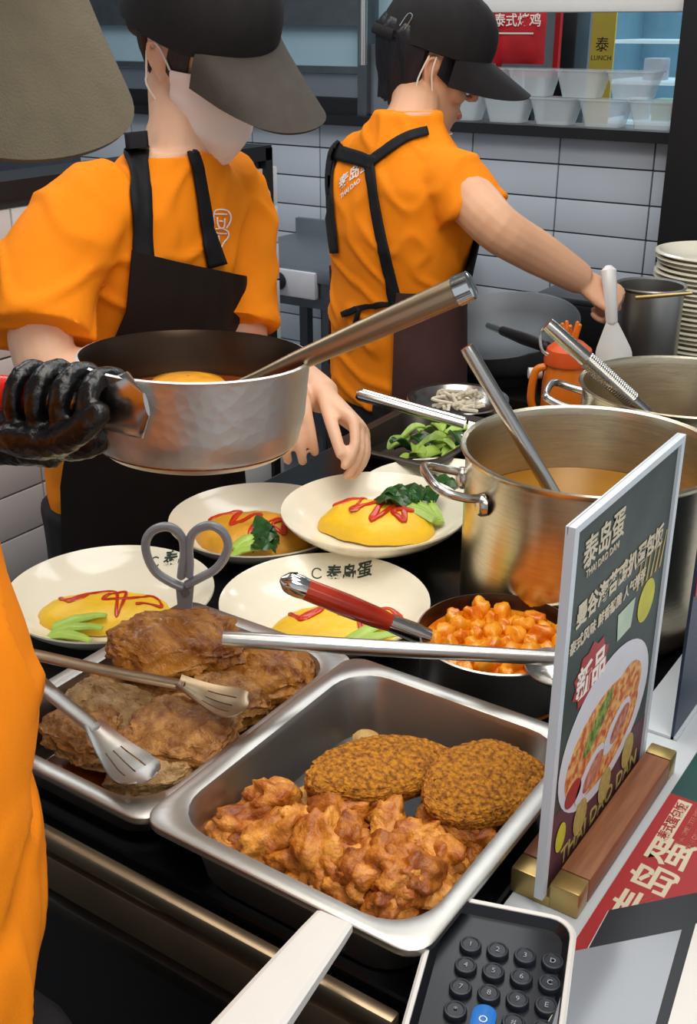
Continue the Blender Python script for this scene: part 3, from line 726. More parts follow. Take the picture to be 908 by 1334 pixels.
ha = math.atan2(-RT.y, -RT.x) + 0.18
stockpot(pc, PR, 1.10 - CT - 0.005, 'large steel stock pot of yellow soup with loop handles behind the sign', (ha, ha + math.pi), 'soup', 0.135, 'yellow brown soup inside the large stock pot')
q = P(893, 500, z=1.10); pc2 = V((q.x + 0.0, q.y, CT + 0.001))
stockpot(pc2, 0.142, 1.10 - CT - 0.005, 'second steel stock pot behind, cut by the right edge of the picture', (ha - 0.5, ha + math.pi - 0.5), 'sauce', 0.05, 'dark sauce at the bottom of the second stock pot')
def ladle(name, a, b, r, label, m='steel', bowl=None, r2=None, cat='ladle', grip=None):
    a = V(a); b = V(b); t = thing(name, a, label, cat)
    MB().tube([a, a.lerp(b, 0.03), a.lerp(b, 0.5), b], [r * 0.92, r, r, r2 or r * 0.8], 16).build('handle', m, t)
    if grip: 
        g0, g1 = a.lerp(b, grip[0]), a.lerp(b, grip[1]); n = 26; dd = (g1 - g0)
        MB().tube([g0 + dd * (i / (2 * n)) for i in range(2 * n + 1)], [r * (1.18 if i % 2 else 1.02) for i in range(2 * n + 1)], 14).build('ribbed_grip', m, t)
    if bowl:
        R = basis(bowl[1], (b - a)); rr = bowl[0]
        pr = [(0.001, -rr * 0.6), (rr * 0.5, -rr * 0.5), (rr * 0.85, -rr * 0.22), (rr, 0.0), (rr * 0.97, 0.001), (rr * 0.82, -rr * 0.19), (rr * 0.5, -rr * 0.45), (0.001, -rr * 0.55)]
        cc = b + (b - a).normalized() * rr * 0.8 if len(bowl) < 3 else V(bowl[2])
        MB().lathe(pr, cc, 28, R).build('bowl', m, t)
    return t
ladle('soup_ladle', P(608, 452, d=1.27), P(750, 692, d=1.315), 0.0085, 'plain steel ladle handle standing in the large stock pot', bowl=(0.04, (0, 0, 1), P(745, 690, d=1.32)), r2=0.0085)
ladle('ridged_ladle', P(713, 422, d=1.50), P(880, 573, d=1.53), 0.0105, 'steel ladle with ridged grip in the second stock pot', grip=(0.30, 0.66), bowl=(0.04, (0, 0, 1), P(880, 570, d=1.52)))
rl = [o for o in C.objects if o.name.startswith('ridged_ladle')][0]
(MB().tube(spline([P(712, 425, d=1.51), P(704, 435, d=1.51), P(706, 455, d=1.51), P(714, 462, d=1.51)], 5), 0.0022, 8).build('hook', 'steel', rl))
# long steel ladle lying across the plates into the small pan
ladle('long_ladle', P(290, 832, z=1.015), P(728, 858, z=.985), 0.0082, 'long steel ladle lying across the front plates into the stew pan', 'steel_brushed', bowl=(0.030, (0.1, -0.1, 1), P(722, 868, z=.972)), r2=0.0075)

def saucepan(c, r, h, ax, label, inside='pan_inside', m='steel_soft', n=72, round_=0.3):
    t = thing('saucepan', c, label, 'pan')
    out = [(0.001, 0.0), (r * 0.70, 0.0), (r * 0.80, 0.004), (r * 0.90, h * 0.16), (r * 0.955, h * 0.42), (r * 0.99, h * 0.94), (r * 1.01, h), (r * 0.985, h + 0.001)]
    MB().lathe(out, c, n, ax).build('outer_body', m, t)
    MB().lathe([(r * 0.985, h + 0.001), (r * 0.955, h * 0.92), (r * 0.92, h * 0.42), (r * 0.86, h * 0.18), (r * 0.76, 0.008), (0.001, 0.005)], c, n, ax).build('inner_body', inside, t)
    return t
# small stew pan with a red handle
c = P(650, 820, z=.962); c.z = CT + 0.001; sp_h = 0.078
t = saucepan(c, 0.088, sp_h, Matrix.Identity(3), 'small steel pan of orange stew with a red lacquered handle')
a = P(545, 826, z=.962); b_ = P(372, 757, z=1.03)
D = (b_ - a).normalized()
MB().tube([a - D * 0.012, a + D * 0.004, a + D * 0.035], [0.010, 0.011, 0.0095], 16).build('ferrule', 'steel_bright', t)
L = (b_ - a).length
MB().tube([a + D * 0.034, a + D * 0.05, a.lerp(b_, 0.55), a.lerp(b_, 0.86)], [0.0095, 0.0115, 0.0125, 0.0115], 18).build('handle', 'red_handle', t)
tip = MB().tube([a.lerp(b_, 0.855), a.lerp(b_, 0.9), a.lerp(b_, 0.95), a.lerp(b_, 0.98), b_], [0.0118, 0.0125, 0.0122, 0.0112, 0.0095], 24, rnd=True).build('handle_tip', 'steel_bright', t)
MB().tube([a.lerp(b_, 0.94) + UP * 0.0125, a.lerp(b_, 0.94) + UP * 0.0105], 0.0045, 12).build('hang_hole', 'black_plastic', tip)
stz = c.z + sp_h * 0.80
s = thing('stew', (c.x, c.y, c.z + 0.01), 'chunky orange stew in the small red-handled pan', 'stew')
MB().lathe([(0.001, stz + 0.004), (0.05, stz + 0.003), (0.0825, stz), (0.080, stz - 0.05), (0.001, stz - 0.05)], (c.x, c.y, 0), 48).build('sauce', 'stew', s)
cm = [lump_mesh('chunk', 0.015, 0.012, 0.009, 0.45, 1.2, 7.7 * i, 'stew_chunk' if i % 2 else 'stew', 3) for i in range(4)]
for i in range(38):
    rr = 0.074 * math.sqrt((i + 0.5) / 38); aa = i * 2.39996
    o = bpy.data.objects.new('chunk', cm[i % 4]); C.objects.link(o); o.parent = s
    o.location = V((c.x + rr * math.cos(aa), c.y + rr * math.sin(aa), stz + 0.002 + .003 * rnd.random())) - ORIG[s.name]; o.rotation_euler = (rnd.random() * 3, rnd.random() * 3, rnd.random() * 3); o.scale = (rnd.uniform(0.7, 1.15),) * 3

# held pan, tipped a little
hc = P(254, 462, d=1.05); tiltax = (V((0, 0, 1)) + RT * 0.03 + FW * 0.05).normalized()
AX = basis(tiltax, RT)
m_h = MATS['steel_hammered'] = MATS['steel_soft'].copy()
nt = m_h.node_tree; vo = nt.nodes.new('ShaderNodeTexVoronoi'); vo.inputs['Scale'].default_value = 95
tcn = [n for n in nt.nodes if n.type == 'MAPPING'][0]; nt.links.new(tcn.outputs[0], vo.inputs['Vector'])
m_h.node_tree.nodes['Principled BSDF'].inputs['Roughness'].default_value = 0.42
for _n in nt.nodes:
    if _n.type == 'VALTORGB':
        for _e in _n.color_ramp.elements: _e.color = (.72, .71, .69, 1)
bpn = [n for n in nt.nodes if n.type == 'BUMP'][0]; bpn.inputs['Strength'].default_value = 0.35; bpn.inputs['Distance'].default_value = 0.0012
nt.links.new(vo.outputs['Distance'], bpn.inputs['Height'])
HH = 0.094; HB = hc - tiltax * HH
hp = saucepan(HB, 0.1095, HH, AX, 'hammered steel saucepan with red handle lifted in a black glove', m='steel_hammered')
ls = MB().lathe([(0.001, 0.051), (0.05, 0.051), (0.100, 0.050), (0.095, 0.01), (0.001, 0.01)], HB, 48, AX).build('sauce', 'sauce'); tag(ls, 'dark brown sauce inside the lifted hammered pan', 'sauce')
eg = MB().lathe([(0.001, 0.010), (0.02, 0.0095), (0.034, 0.006), (0.040, 0.0), (0.001, -0.002)], HB + AX @ V((-0.012, 0.035, 0.0545)), 32, AX).build('egg_piece', 'curry_soup'); tag(eg, 'yellow egg piece floating in the lifted hammered pan', 'food')
# bracket + red handle running left out of the hand
br = P(150, 528, d=1.00); hx0 = P(158, 530, d=0.985); hx1 = P(-60, 512, d=1.045)
HD = (hx1 - hx0).normalized()
pts = [P(176, 528, d=0.962), P(150, 530, d=0.985), P(120, 527, d=1.0), P(60, 520, d=1.015)]
MB().tube(pts, [(0.030, 0.006), (0.026, 0.010), (0.017, 0.014), (0.013, 0.013)], 18, ref=(0, 0, 1), rnd=True).build('bracket', 'steel', hp)
MB().tube([P(62, 520, d=1.015), P(30, 514, d=1.02), P(-40, 508, d=1.03), P(-110, 502, d=1.045)], [0.0135, 0.0165, 0.0165, 0.015], 18, rnd=True).build('handle', 'red_plastic', hp)
# thick steel ladle resting in the lifted pan
la, lb = P(608, 374, d=0.97), P(338, 492, d=1.05); LD = (lb - la).normalized()
t = thing('wide_ladle', la, 'thick polished steel ladle handle sticking up out of the lifted pan', 'ladle')
MB().tube([la + LD * 0.002, la + LD * 0.008, la.lerp(lb, 0.5), la.lerp(lb, 0.8), lb, lb + LD * 0.06], [0.0125, 0.0128, 0.0112, 0.0095, 0.007, 0.006], 20).build('handle', 'steel_warm', t)
MB().tube([la - LD * 0.006, la - LD * 0.004, la + LD * 0.010, la + LD * 0.011], [0.0105, 0.0132, 0.0135, 0.0125], 20).build('end_cap', 'steel_bright', t)
bc = HB + AX @ V((0.005, 0.0, 0.034))
MB().lathe([(0.001, -0.02), (0.025, -0.016), (0.038, 0.0), (0.037, 0.001), (0.024, -0.013), (0.001, -0.017)], bc, 28, AX).build('bowl', 'steel', t)

# green vegetable tray with a steel handle laid over it, oval dish, noodles
vc = P(548, 560, z=.93)
make_tray(vc.x, vc.y, 0.10, 0.13, 0.925, 0.042, 'steel_dark', 'dark shallow tray of chopped greens behind the plates')
for i in range(26):
    aa = i * 2.4; rr = 0.066 * math.sqrt((i + 0.5) / 26)
    q = V((vc.x + 0.03 + rr * math.cos(aa) * 0.9, vc.y + rr * math.sin(aa) * 1.3, 0.899 + 0.010 * (i % 3)))
    if i == 0:
        lf = MB().grid(lambda u, v: V(((v - 0.5) * 0.05, (u - 0.5) * 0.026 * math.sin(math.pi * (0.12 + v * 0.8)), 0.006 * math.sin(v * 5) + 0.01 * abs(u - 0.5))), 6, 8, 0.0025).build('chopped_leaf', 'green_stem', local=True)
        lf2 = lf.copy(); lf2.data = lf.data.copy(); lf2.data.materials[0] = MATS['green_leaf']; o = lf
    else: 
        o = (lf if i % 4 else lf2).copy()
    if o.name not in C.objects: C.objects.link(o)
    o.location = q; o.rotation_euler = (rnd.uniform(-0.4, 0.4), rnd.uniform(-0.4, 0.4), rnd.random() * 6.3); ORIG[o.name] = q
    tag(o, 'chopped green leaf piece in the dark shallow tray' if (i % 4 or i == 0) else 'dark green chopped leaf in the dark shallow tray', 'vegetable', 'chopped greens' if (i % 4 or i == 0) else 'dark chopped greens')
a, b_ = P(466, 513, z=1.0), P(606, 552, z=.965)
t = thing('serving_scoop', a, 'wide channelled steel scoop handle over the greens', 'scoop')
dd = (b_ - a).normalized(); ss = V((0, 0, 1)).cross(dd).normalized()
MB().tube([a, a + dd * 0.006, a.lerp(b_, 0.5), b_], [(0.008, 0.013), (0.010, 0.016), (0.009, 0.015), (0.008, 0.012)], 14, ref=(0, 0, 1)).build('handle', 'steel', t)
MB().tube([a + V((0, 0, 0.010)) + dd * 0.01, b_ + V((0, 0, 0.009))], [(0.002, 0.005)] * 2, 8, ref=(0, 0, 1)).build('rib', 'steel_bright', t)
sc = b_ + dd * 0.045
MB().grid(lambda u, v: sc + dd * ((v - 0.5) * 0.09) + ss * ((u - 0.5) * 0.07) + V((0, 0, -0.03 + 0.09 * (u - 0.5) ** 2)), 8, 6, 0.0015).build('blade', 'steel', t)
oc = P(590, 520, z=.925)
t = MB().lathe([(0.001, 0.0), (0.055, 0.0), (0.075, 0.02), (0.088, 0.040), (0.094, 0.042), (0.095, 0.040), (0.086, 0.036), (0.072, 0.017), (0.053, 0.004), (0.001, 0.004)], (oc.x, oc.y + 0.02, CT + 0.001), 48).build('shallow_bowl', 'steel')
tag(t, 'shallow round steel bowl behind the greens tray', 'bowl')
b = MB(); nr = random.Random(3)
oc2 = P(625, 508, z=.925)
for i in range(26):
    aa = nr.random() * 6.3; r0 = nr.uniform(0.01, 0.045); c0 = V((oc.x + r0 * math.cos(aa) , oc.y + 0.025 + r0 * math.sin(aa), CT + 0.020 + nr.random() * 0.022))
    pts = spline([c0 + V((nr.uniform(-0.02, 0.02), nr.uniform(-0.02, 0.02), nr.uniform(-0.004, 0.012))) for k in range(4)], 4)
    b.tube(pts, 0.0032, 6)
tag(b.build('noodles', 'noodle'), 'pale noodles heaped in the shallow round bowl', 'noodles', kind='stuff')

# orange sauce jug
jc = P(738, 500, d=1.97); jb = V((jc.x, jc.y, CT + 0.001)); jr = 0.043; top = P(738, 466, d=1.97).z
t = thing('sauce_jug', jb, 'orange plastic sauce jug with a red-orange spiked lid', 'jug')
hJ = top - jb.z
MB().lathe([(0.001, 0.0), (jr * 0.95, 0.0), (jr, 0.01), (jr, hJ * 0.7), (jr * 0.92, hJ * 0.86), (jr * 0.86, hJ)], jb, 32, cap=True).build('body', 'orange_plastic', t)
lid = MB().lathe([(jr * 0.98, hJ - 0.004), (jr * 1.0, hJ + 0.002), (jr * 0.9, hJ + 0.022), (jr * 0.55, hJ + 0.034), (jr * 0.25, hJ + 0.040), (0.001, hJ + 0.040)], jb, 32).build('lid', 'orange_cap', t)
for k in range(5):
    aa = k * 1.257; MB().tube([jb + V((0.008 * math.cos(aa), 0.008 * math.sin(aa), hJ + 0.036)), jb + V((0.016 * math.cos(aa), 0.016 * math.sin(aa), hJ + 0.066))], [0.005, 0.0035], 8, rnd=True).build('prong', 'orange_plastic', lid)
hl = jb - RT * jr * 0.9
MB().tube(spline([hl + V((0, 0, hJ * 0.92)), hl - RT * 0.018 + V((0, 0, hJ * 0.85)), hl - RT * 0.022 + V((0, 0, hJ * 0.45)), hl - RT * 0.002 + V((0, 0, hJ * 0.2))], 5), 0.007, 10).build('handle', 'orange_plastic', t)
# white tap knob
q = P(697, 486, d=2.0)
t = thing('white_knob', V((q.x, q.y, CT)), 'small white knob on a stem left of the orange jug', 'knob')
MB().tube([V((q.x, q.y, CT)), V((q.x, q.y, q.z))], 0.006, 10).build('stem', 'gunmetal', t)
MB().tube([q - RT * 0.012, q + RT * 0.012], 0.010, 14).build('knob', 'white_plastic', t)
# wok with dark handle on the range
wc = P(652, 452, Y=2.16); RZ = 0.851
t = thing('wok', V((wc.x, wc.y, RZ)), 'grey steel wok with a dark handle in front of the worker at the stove', 'wok')
wax = basis((-0.03, -0.22, 1), (1, 0, 0)); wb = V((wc.x, wc.y + 0.02, RZ + 0.012))
MB().lathe([(0.001, 0.0), (0.06, 0.004), (0.11, 0.026), (0.15, 0.066), (0.168, 0.10), (0.171, 0.102), (0.172, 0.100), (0.154, 0.064), (0.113, 0.023), (0.06, -0.0), (0.001, -0.003)][::-1], wb, 56, wax).build('bowl', 'wok_grey', t)
h0, h1 = P(655, 431, Y=2.12), P(712, 452, Y=1.98)
MB().tube([P(636, 424, Y=2.16), h0], [0.007, 0.008], 10).build('socket', 'steel', t)
MB().tube([h0, h0.lerp(h1, 0.5), h1], [0.010, 0.013, 0.011], 14, rnd=True).build('handle', 'brown_handle', t)
MB().lathe([(0.09, -0.001), (0.11, 0.0), (0.12, 0.020), (0.10, 0.022)], (wc.x, wc.y, RZ), 24).build('ring_stand', 'black_paint', t)
q = P(700, 388, Y=2.45)
o = thing('rice_cooker', V((q.x + 0.16, 2.50, RZ)), 'low black box cooker behind the orange jug', 'cooker')
MB().box((q.x + 0.16, 2.50, RZ + 0.055), (0.32, 0.18, 0.11), bev=0.008).build('body', 'black_plastic', o)
MB().box((q.x + 0.16, 2.50, RZ + 0.117), (0.31, 0.17, 0.014), bev=0.005).build('lid', 'gunmetal', o)
# steel insert pot beside the plates
ic = P(848, 372, d=2.22); ib = V((ic.x, ic.y, RZ)); ih = ic.z - RZ
t = thing('steel_canister', ib, 'tall steel canister between the white spatula and the plate stack', 'canister')
MB().lathe([(0.001, 0), (0.062, 0), (0.066, 0.006), (0.066, ih - 0.006), (0.071, ih), (0.070, ih + 0.003), (0.064, ih), (0.063, 0.01), (0.001, 0.006)], ib, 40).build('body', 'steel_soft', t)
ladle('brass_ladle', P(828, 388, d=2.12), P(902, 382, d=2.08), 0.004, 'slim brass-coloured ladle handle laid over the steel canister', 'brass', cat='ladle')

# scissors stuck upright in the tray corner
SD = 1.235
def SP(x, y): return P(x, y, d=SD + (760 - y) * -0.0004)
t = thing('kitchen_scissors', P(241, 815, d=SD + 0.02), 'grey-handled kitchen scissors standing in the meat tray', 'scissors')
loopL = [(238, 765), (222, 758), (203, 745), (192, 725), (190, 706), (198, 692), (214, 686), (228, 690), (238, 703), (240, 722), (237, 742), (236, 752)]
loopR = [(243, 762), (262, 752), (280, 742), (292, 727), (297, 710), (291, 694), (277, 685), (262, 687), (250, 697), (246, 714), (247, 735), (246, 750)]
for lp in (loopL, loopR):
    MB().tube(spline([SP(*q) for q in lp], 4), [(0.0050, 0.0058)] * (4 * (len(lp) - 1) + 1), 10, rnd=True).build('handle', 'scissor_grey', t)
for sx in (-1, 1):
    pl = [SP(241 + sx * 12, 763), SP(241 + sx * 1, 760), SP(241 - sx * 4, 800), SP(241 - sx * 3, 830), SP(241 + sx * 5, 830), SP(241 + sx * 9, 795)]
    MB().poly(pl if sx > 0 else pl[::-1], -FW, 0.0015).build('blade', 'blade_steel', t, smooth=False)
MB().tube([SP(242, 772) - FW * 0.004, SP(242, 772) + FW * 0.003], 0.0045, 14).build('pivot_screw', 'gunmetal', t)

# tongs lying over the meat
t = thing('serving_tongs', P(60, 880, z=.985), 'steel serving tongs with slotted paddles lying over the meat', 'tongs')
def tong(arm, pad, m):
    MB().tube(spline(arm, 5), [(0.003, 0.0085)] * (5 * (len(arm) - 1) + 1), 12, ref=(0, 0, 1), rnd=True).build('arm', m, t)
    A, B, wA, wB = pad
    A = V(A); B = V(B); D = (B - A); S = V((0, 0, 1)).cross(D.normalized()).normalized(); n = D.normalized().cross(S)
    # paddle with real slots: strips between slots
    def wid(v): return lerp(wA, wB, min(1, v * 1.5)) * (1 if v < 0.8 else math.sqrt(max(0.05, 1 - ((v - 0.8) / 0.2) ** 2 * 0.75)))
    def pt(u, v): return A + D * v + S * ((u - 0.5) * 2 * wid(v)) + V((0, 0, -0.010 * math.sin(v * 2.4) + 0.016 * (u - 0.5) ** 2))
    b = MB()
    b.grid(lambda u, v: pt(u, v * 0.38), 12, 6, 0.0014); b.grid(lambda u, v: pt(u, 0.78 + v * 0.22), 12, 5, 0.0014)
    for k in range(4): b.grid(lambda u, v: pt((k + 0.08 + u * 0.84) / 4 if 0 < k < 3 else ((u * 0.92) / 4 if k == 0 else (3.08 + u * 0.92) / 4), 0.38 + v * 0.40), 3, 6, 0.0014)
    b.build('paddle', m, t)
tong([P(-60, 838, z=1.0), P(30, 850, z=.998), P(130, 872, z=.99), P(240, 893, z=.98)], (P(232, 890, z=.983), P(322, 915, z=.972), 0.009, 0.024), 'steel_warm')
tong([P(-60, 838, z=.994), P(28, 872, z=.982), P(75, 910, z=.974), P(125, 950, z=.968)], (P(120, 946, z=.969), P(192, 1010, z=.962), 0.009, 0.022), 'steel_soft')

# clip-on white tray handle at the near lip
tip, root = P(436, 1200, z=.957), P(322, 1345, z=.957)
D = (root - tip).normalized(); S = V((0, 0, 1)).cross(D); root = root + D * 0.05
t = thing('tray_handle', tip, 'white flat plastic handle clipped on the near lip of the front tray', 'handle')
MB().tube([tip - D * 0.001, tip + D * 0.012, tip.lerp(root, 0.5), root], [(0.006, 0.0150), (0.0065, 0.0165), (0.008, 0.021), (0.009, 0.0245)], 4, ref=(V((0, 0, 1)) + S).normalized()).build('grip', 'white_plastic', t, smooth=False) if False else None
def hrect(c, wd, th): return [c + S * (sx * wd) + V((0, 0, sz * th)) for sx, sz in ((-1, -0.7), (-0.8, -1), (0.8, -1), (1, -0.7), (1, 0.7), (0.8, 1), (-0.8, 1), (-1, 0.7))]
MB().loft([hrect(tip, 0.0150, 0.0045), hrect(tip + D * 0.02, 0.0165, 0.005), hrect(tip.lerp(root, 0.5), 0.020, 0.006), hrect(root, 0.0245, 0.0065)]).build('grip', 'white_plastic', t, smooth=False)
MB().box(tip + D * 0.003 + V((0, 0, -0.010)), (0.026, 0.006, 0.014), bev=0.001).build('clip', 'steel', t)

# ================================================================== MENU SIGNS
def ellpts(cy, cz, ry, rz, X, tilt=0, n=40):
    return [V((X, cy + ry * math.cos(a) * math.cos(tilt) - rz * math.sin(a) * math.sin(tilt), cz + ry * math.cos(a) * math.sin(tilt) + rz * math.sin(a) * math.cos(tilt))) for a in [2 * math.pi * i / n for i in range(n)]]
SX, SY0, SY1, SZ0, SZ1 = -0.262, 0.664, 0.895, 0.912, 1.242
t = thing('menu_stand', (SX, (SY0 + SY1) / 2, 0.90), 'clear acrylic menu stand with rice-bowl poster in a wooden base', 'menu stand')
MB().box((SX - 0.004, (SY0 + SY1) / 2, (SZ0 + SZ1) / 2), (0.002, SY1 - SY0, SZ1 - SZ0)).build('rear_sheet', 'acrylic_edge', t, smooth=False)
pr = MB().box((SX - 0.001, (SY0 + SY1) / 2, (SZ0 + SZ1) / 2), (0.0012, SY1 - SY0 - 0.014, SZ1 - SZ0 - 0.008)).build('poster', 'dark_print', t, smooth=False)
b = MB()
for yy in (SY0 + 0.004, SY1 - 0.004): b.box((SX - 0.0005, yy, (SZ0 + SZ1) / 2 - .003), (0.006, 0.008, SZ1 - SZ0 - .006))
b.box((SX - 0.0005, (SY0 + SY1) / 2, SZ1 - 0.003), (0.006, SY1 - SY0, 0.006)); b.build('acrylic_border', 'acrylic_edge', t, smooth=False)
FX = SX - 0.0003
def flat(name, pts, m, lift=0.0): 
    return MB().poly([q + V((lift, 0, 0)) for q in pts], (1, 0, 0), 0.0002).build(name, m, pr, smooth=False)
def sy(u): return SY0 + 0.008 + u * (SY1 - SY0 - 0.016)
def sz(v): return SZ0 + v * (SZ1 - SZ0)
YD, ZD = (0, 1, 0), (0, 0, 1)
flat('print_base', [V((FX, sy(0), sz(0.0))), V((FX, sy(1), sz(0.0))), V((FX, sy(1), sz(0.16))), V((FX, sy(0), sz(0.22)))], 'purple_print', 0)
text('print_brand', '泰岛蛋', 0.027, (FX + 0.0006, sy(0.27), sz(0.895)), YD, ZD, 'cream_print', pr, off=0.0004)
text('print_brand_line', 'THAI DAO DAN', 0.009, (FX + 0.0006, sy(0.27), sz(0.845)), YD, ZD, 'cream_print', pr)
text('print_title', '曼谷海苔鸡扒蛋包饭', 0.0205, (FX + 0.0006, sy(0.5), sz(0.745)), YD, ZD, 'cream_print', pr, off=0.0006)
text('print_subtitle', '泰式风味 鲜香酥脆 人气推荐', 0.0125, (FX + 0.0006, sy(0.40), sz(0.675)), YD, ZD, 'cream_print', pr, off=0.0002)
flat('print_badge', [V((FX, sy(0.27 + 0.17 * (1 if i % 2 else 0.82) * math.cos(i * math.pi / 10)), sz(0.545 + 0.085 * (1 if i % 2 else 0.82) * math.sin(i * math.pi / 10)))) for i in range(20)], 'red_print', 0.0003)
text('print_badge_text', '新品', 0.030, (FX + 0.0009, sy(0.27), sz(0.54)), YD, ZD, 'white_print', pr, off=0.0007)
flat('print_cup', [V((FX, sy(0.52), sz(0.55))), V((FX, sy(0.66), sz(0.55))), V((FX, sy(0.68), sz(0.63))), V((FX, sy(0.50), sz(0.63)))], 'cup_print', 0.0003)
flat('print_lemon', ellpts(sy(0.82), sz(0.58), 0.020, 0.020, FX, n=24), 'lemon_print', 0.0003)
for k in range(6): flat('print_stalk', [V((FX, sy(0.68 + 0.05 * k), sz(0.645))), V((FX, sy(0.70 + 0.05 * k), sz(0.645))), V((FX, sy(0.71 + 0.055 * k), sz(0.72 + 0.012 * (k % 3)))), V((FX, sy(0.70 + 0.055 * k), sz(0.72 + 0.012 * (k % 3))))], 'biscuit_print', 0.0003)
flat('print_plate', ellpts(sy(0.50), sz(0.315), 0.098, 0.068, FX), 'plate_print', 0.0004)
flat('print_rice', ellpts(sy(0.48), sz(0.285), 0.080, 0.046, FX), 'food_print', 0.0007)
flat('print_greens', ellpts(sy(0.40), sz(0.355), 0.034, 0.011, FX, .6), 'veg_print', 0.0009)
flat('print_shreds', ellpts(sy(0.70), sz(0.345), 0.034, 0.026, FX), 'food_print', 0.0010)
for (u, v) in ((0.36, 0.215), (0.62, 0.265)):
    flat('print_pork_rim', ellpts(sy(u), sz(v), 0.031, 0.015, FX, .45), 'plate_print', 0.0011); flat('print_pork', ellpts(sy(u + .03), sz(v - .004), 0.022, 0.011, FX, .45), 'pork_print', 0.0014)
flat('print_glaze', ellpts(sy(0.20), sz(0.22), 0.016, 0.012, FX), 'red_print', 0.0011)
for (u, v) in ((0.30, 0.105), (0.55, 0.10), (0.80, 0.115)): flat('print_biscuit', ellpts(sy(u), sz(v), 0.014, 0.018, FX, n=20), 'biscuit_print', 0.0011)
flat('print_lemon', ellpts(sy(0.11), sz(0.125), 0.010, 0.014, FX, n=20), 'lemon_print', 0.0011)
text('print_footer', 'THAI DAO DAN', 0.024, (FX + 0.0006, sy(0.54), sz(0.04)), YD, ZD, 'biscuit_print', pr, off=0.0003)
yc = (0.688 + 0.905) / 2
base = MB()
def bp(y0, y1, m, nm):
    b = MB()
    for s0 in (-1, 1):
        xs = (SX - 0.0055, SX - 0.030) if s0 < 0 else (SX + 0.0045, SX + 0.030)
        b.box(((xs[0] + xs[1]) / 2, (y0 + y1) / 2, 0.9125), (abs(xs[1] - xs[0]), y1 - y0, 0.025), bev=0.002)
    b.box((SX - 0.0005, (y0 + y1) / 2, 0.9055), (0.012, y1 - y0, 0.010))
    return b.build(nm, m, t)
bp(0.694, 0.886, 'wood', 'wooden_base'); bp(0.672, 0.693, 'brass', 'brass_end'); bp(0.887, 0.905, 'brass', 'brass_end')
# second sign behind
S2X, Y0, Y1, Z1_ = -0.252, 0.955, 1.20, 1.128
t = thing('acrylic_sign', (S2X, (Y0 + Y1) / 2, 0.90), 'navy acrylic sign with a red lettered band behind the menu stand', 'sign')
pn = MB().box((S2X, (Y0 + Y1) / 2, (0.9005 + Z1_) / 2), (0.003, Y1 - Y0, Z1_ - 0.9005)).build('panel', 'navy_print', t, smooth=False)
MB().box((S2X, (Y0 + Y1) / 2, Z1_ - 0.003), (0.005, Y1 - Y0 + 0.002, 0.006)).build('top_edge', 'acrylic_edge', t, smooth=False)
MB().box((S2X + 0.0022, (Y0 + Y1) / 2, 1.080), (0.001, Y1 - Y0 - 0.004, 0.036)).build('red_band', 'red_print', pn, smooth=False)
text('band_text', '研选食材 新鲜现做', 0.026, (S2X + 0.003, (Y0 + Y1) / 2, 1.080), YD, ZD, 'pork_print', pn, off=0.0004)
for k, s in enumerate(('泰国香米 每日鲜煮', '土鸡蛋滑嫩金黄饱满', '秘制酱汁现熬浓香', '海苔脆香层层酥化')):
    text('small_text', s, 0.017, (S2X + 0.0022, (Y0 + Y1) / 2, 1.045 - 0.021 * k), YD, ZD, 'plate_print', pn)
text('small_text', 'THAI DAO DAN', 0.016, (S2X + 0.0022, (Y0 + Y1) / 2, 0.945), YD, ZD, 'key_print', pn)
MB().box((S2X - 0.02, (Y0 + Y1) / 2, 0.902), (0.05, Y1 - Y0, 0.003)).build('foot', 'acrylic_edge', t, smooth=False)
# printed counter mat
t = thing('menu_mat', (-0.14, 0.85, 0.90), 'red and green printed mat lying on the pale counter', 'mat')
MB().box((-0.145, 0.74, 0.9008), (0.158, 0.26, 0.0012)).build('red_panel', 'red_print', t, smooth=False)
MB().box((-0.145, 0.97, 0.9008), (0.158, 0.20, 0.0012)).build('green_panel', 'green_print', t, smooth=False)
XN = (-1, 0, 0)
text('mat_title', '泰岛蛋', 0.040, (-0.194, 0.750, 0.9016), YD, XN, 'cream_print', t, off=0.0007)
MB().box((-0.208, 0.832, 0.9015), (0.013, 0.066, 0.0004)).build('cream_tag', 'cream_print', t, smooth=False)
text('tag_text', '泰式蛋包饭', 0.0115, (-0.208, 0.832, 0.9020), YD, XN, 'red_print', t, off=0.0002)
for k in range(2): text('fine_print', 'THAI OMELETTE RICE', 0.0062, (-0.194 + 0.009 * k, 0.832, 0.9016), YD, XN, 'pork_print', t)
text('green_title', '今日特选', 0.030, (-0.165, 0.945, 0.9016), YD, XN, 'cream_print', t, off=0.0003)

# ================================================================== PAYMENT TERMINAL
k0, k1, k2 = P(613, 1232, z=.942), P(720, 1254, z=.942), P(565, 1308, z=.942)
ex = (k1 - k0); ex.z = 0; ex.normalize(); ey = V((-ex.y, ex.x, 0))
pitchx = (k1 - k0).length / 3; pitchy = (k2 - k0).length / 3
t = thing('payment_terminal', (k0.x + 0.05, k0.y - 0.05, 0.90), 'black keypad terminal with white rim and one blue key', 'terminal')
def TL(x, y, z): return k0 + ex * x + ey * y + V((0, 0, z))
def tring(x0, x1, y0, y1, r, z, n=6):
    o = []
    for (cx, cy, a0) in ((x1 - r, y1 - r, 0), (x0 + r, y1 - r, 90), (x0 + r, y0 + r, 180), (x1 - r, y0 + r, 270)):
        for i in range(n): a = math.radians(a0 + 90 * i / (n - 1)); o.append(TL(cx + r * math.cos(a), cy + r * math.sin(a), z))
    return o
xa, xb, ya, yb = -0.030, 0.072, -0.17, 0.041
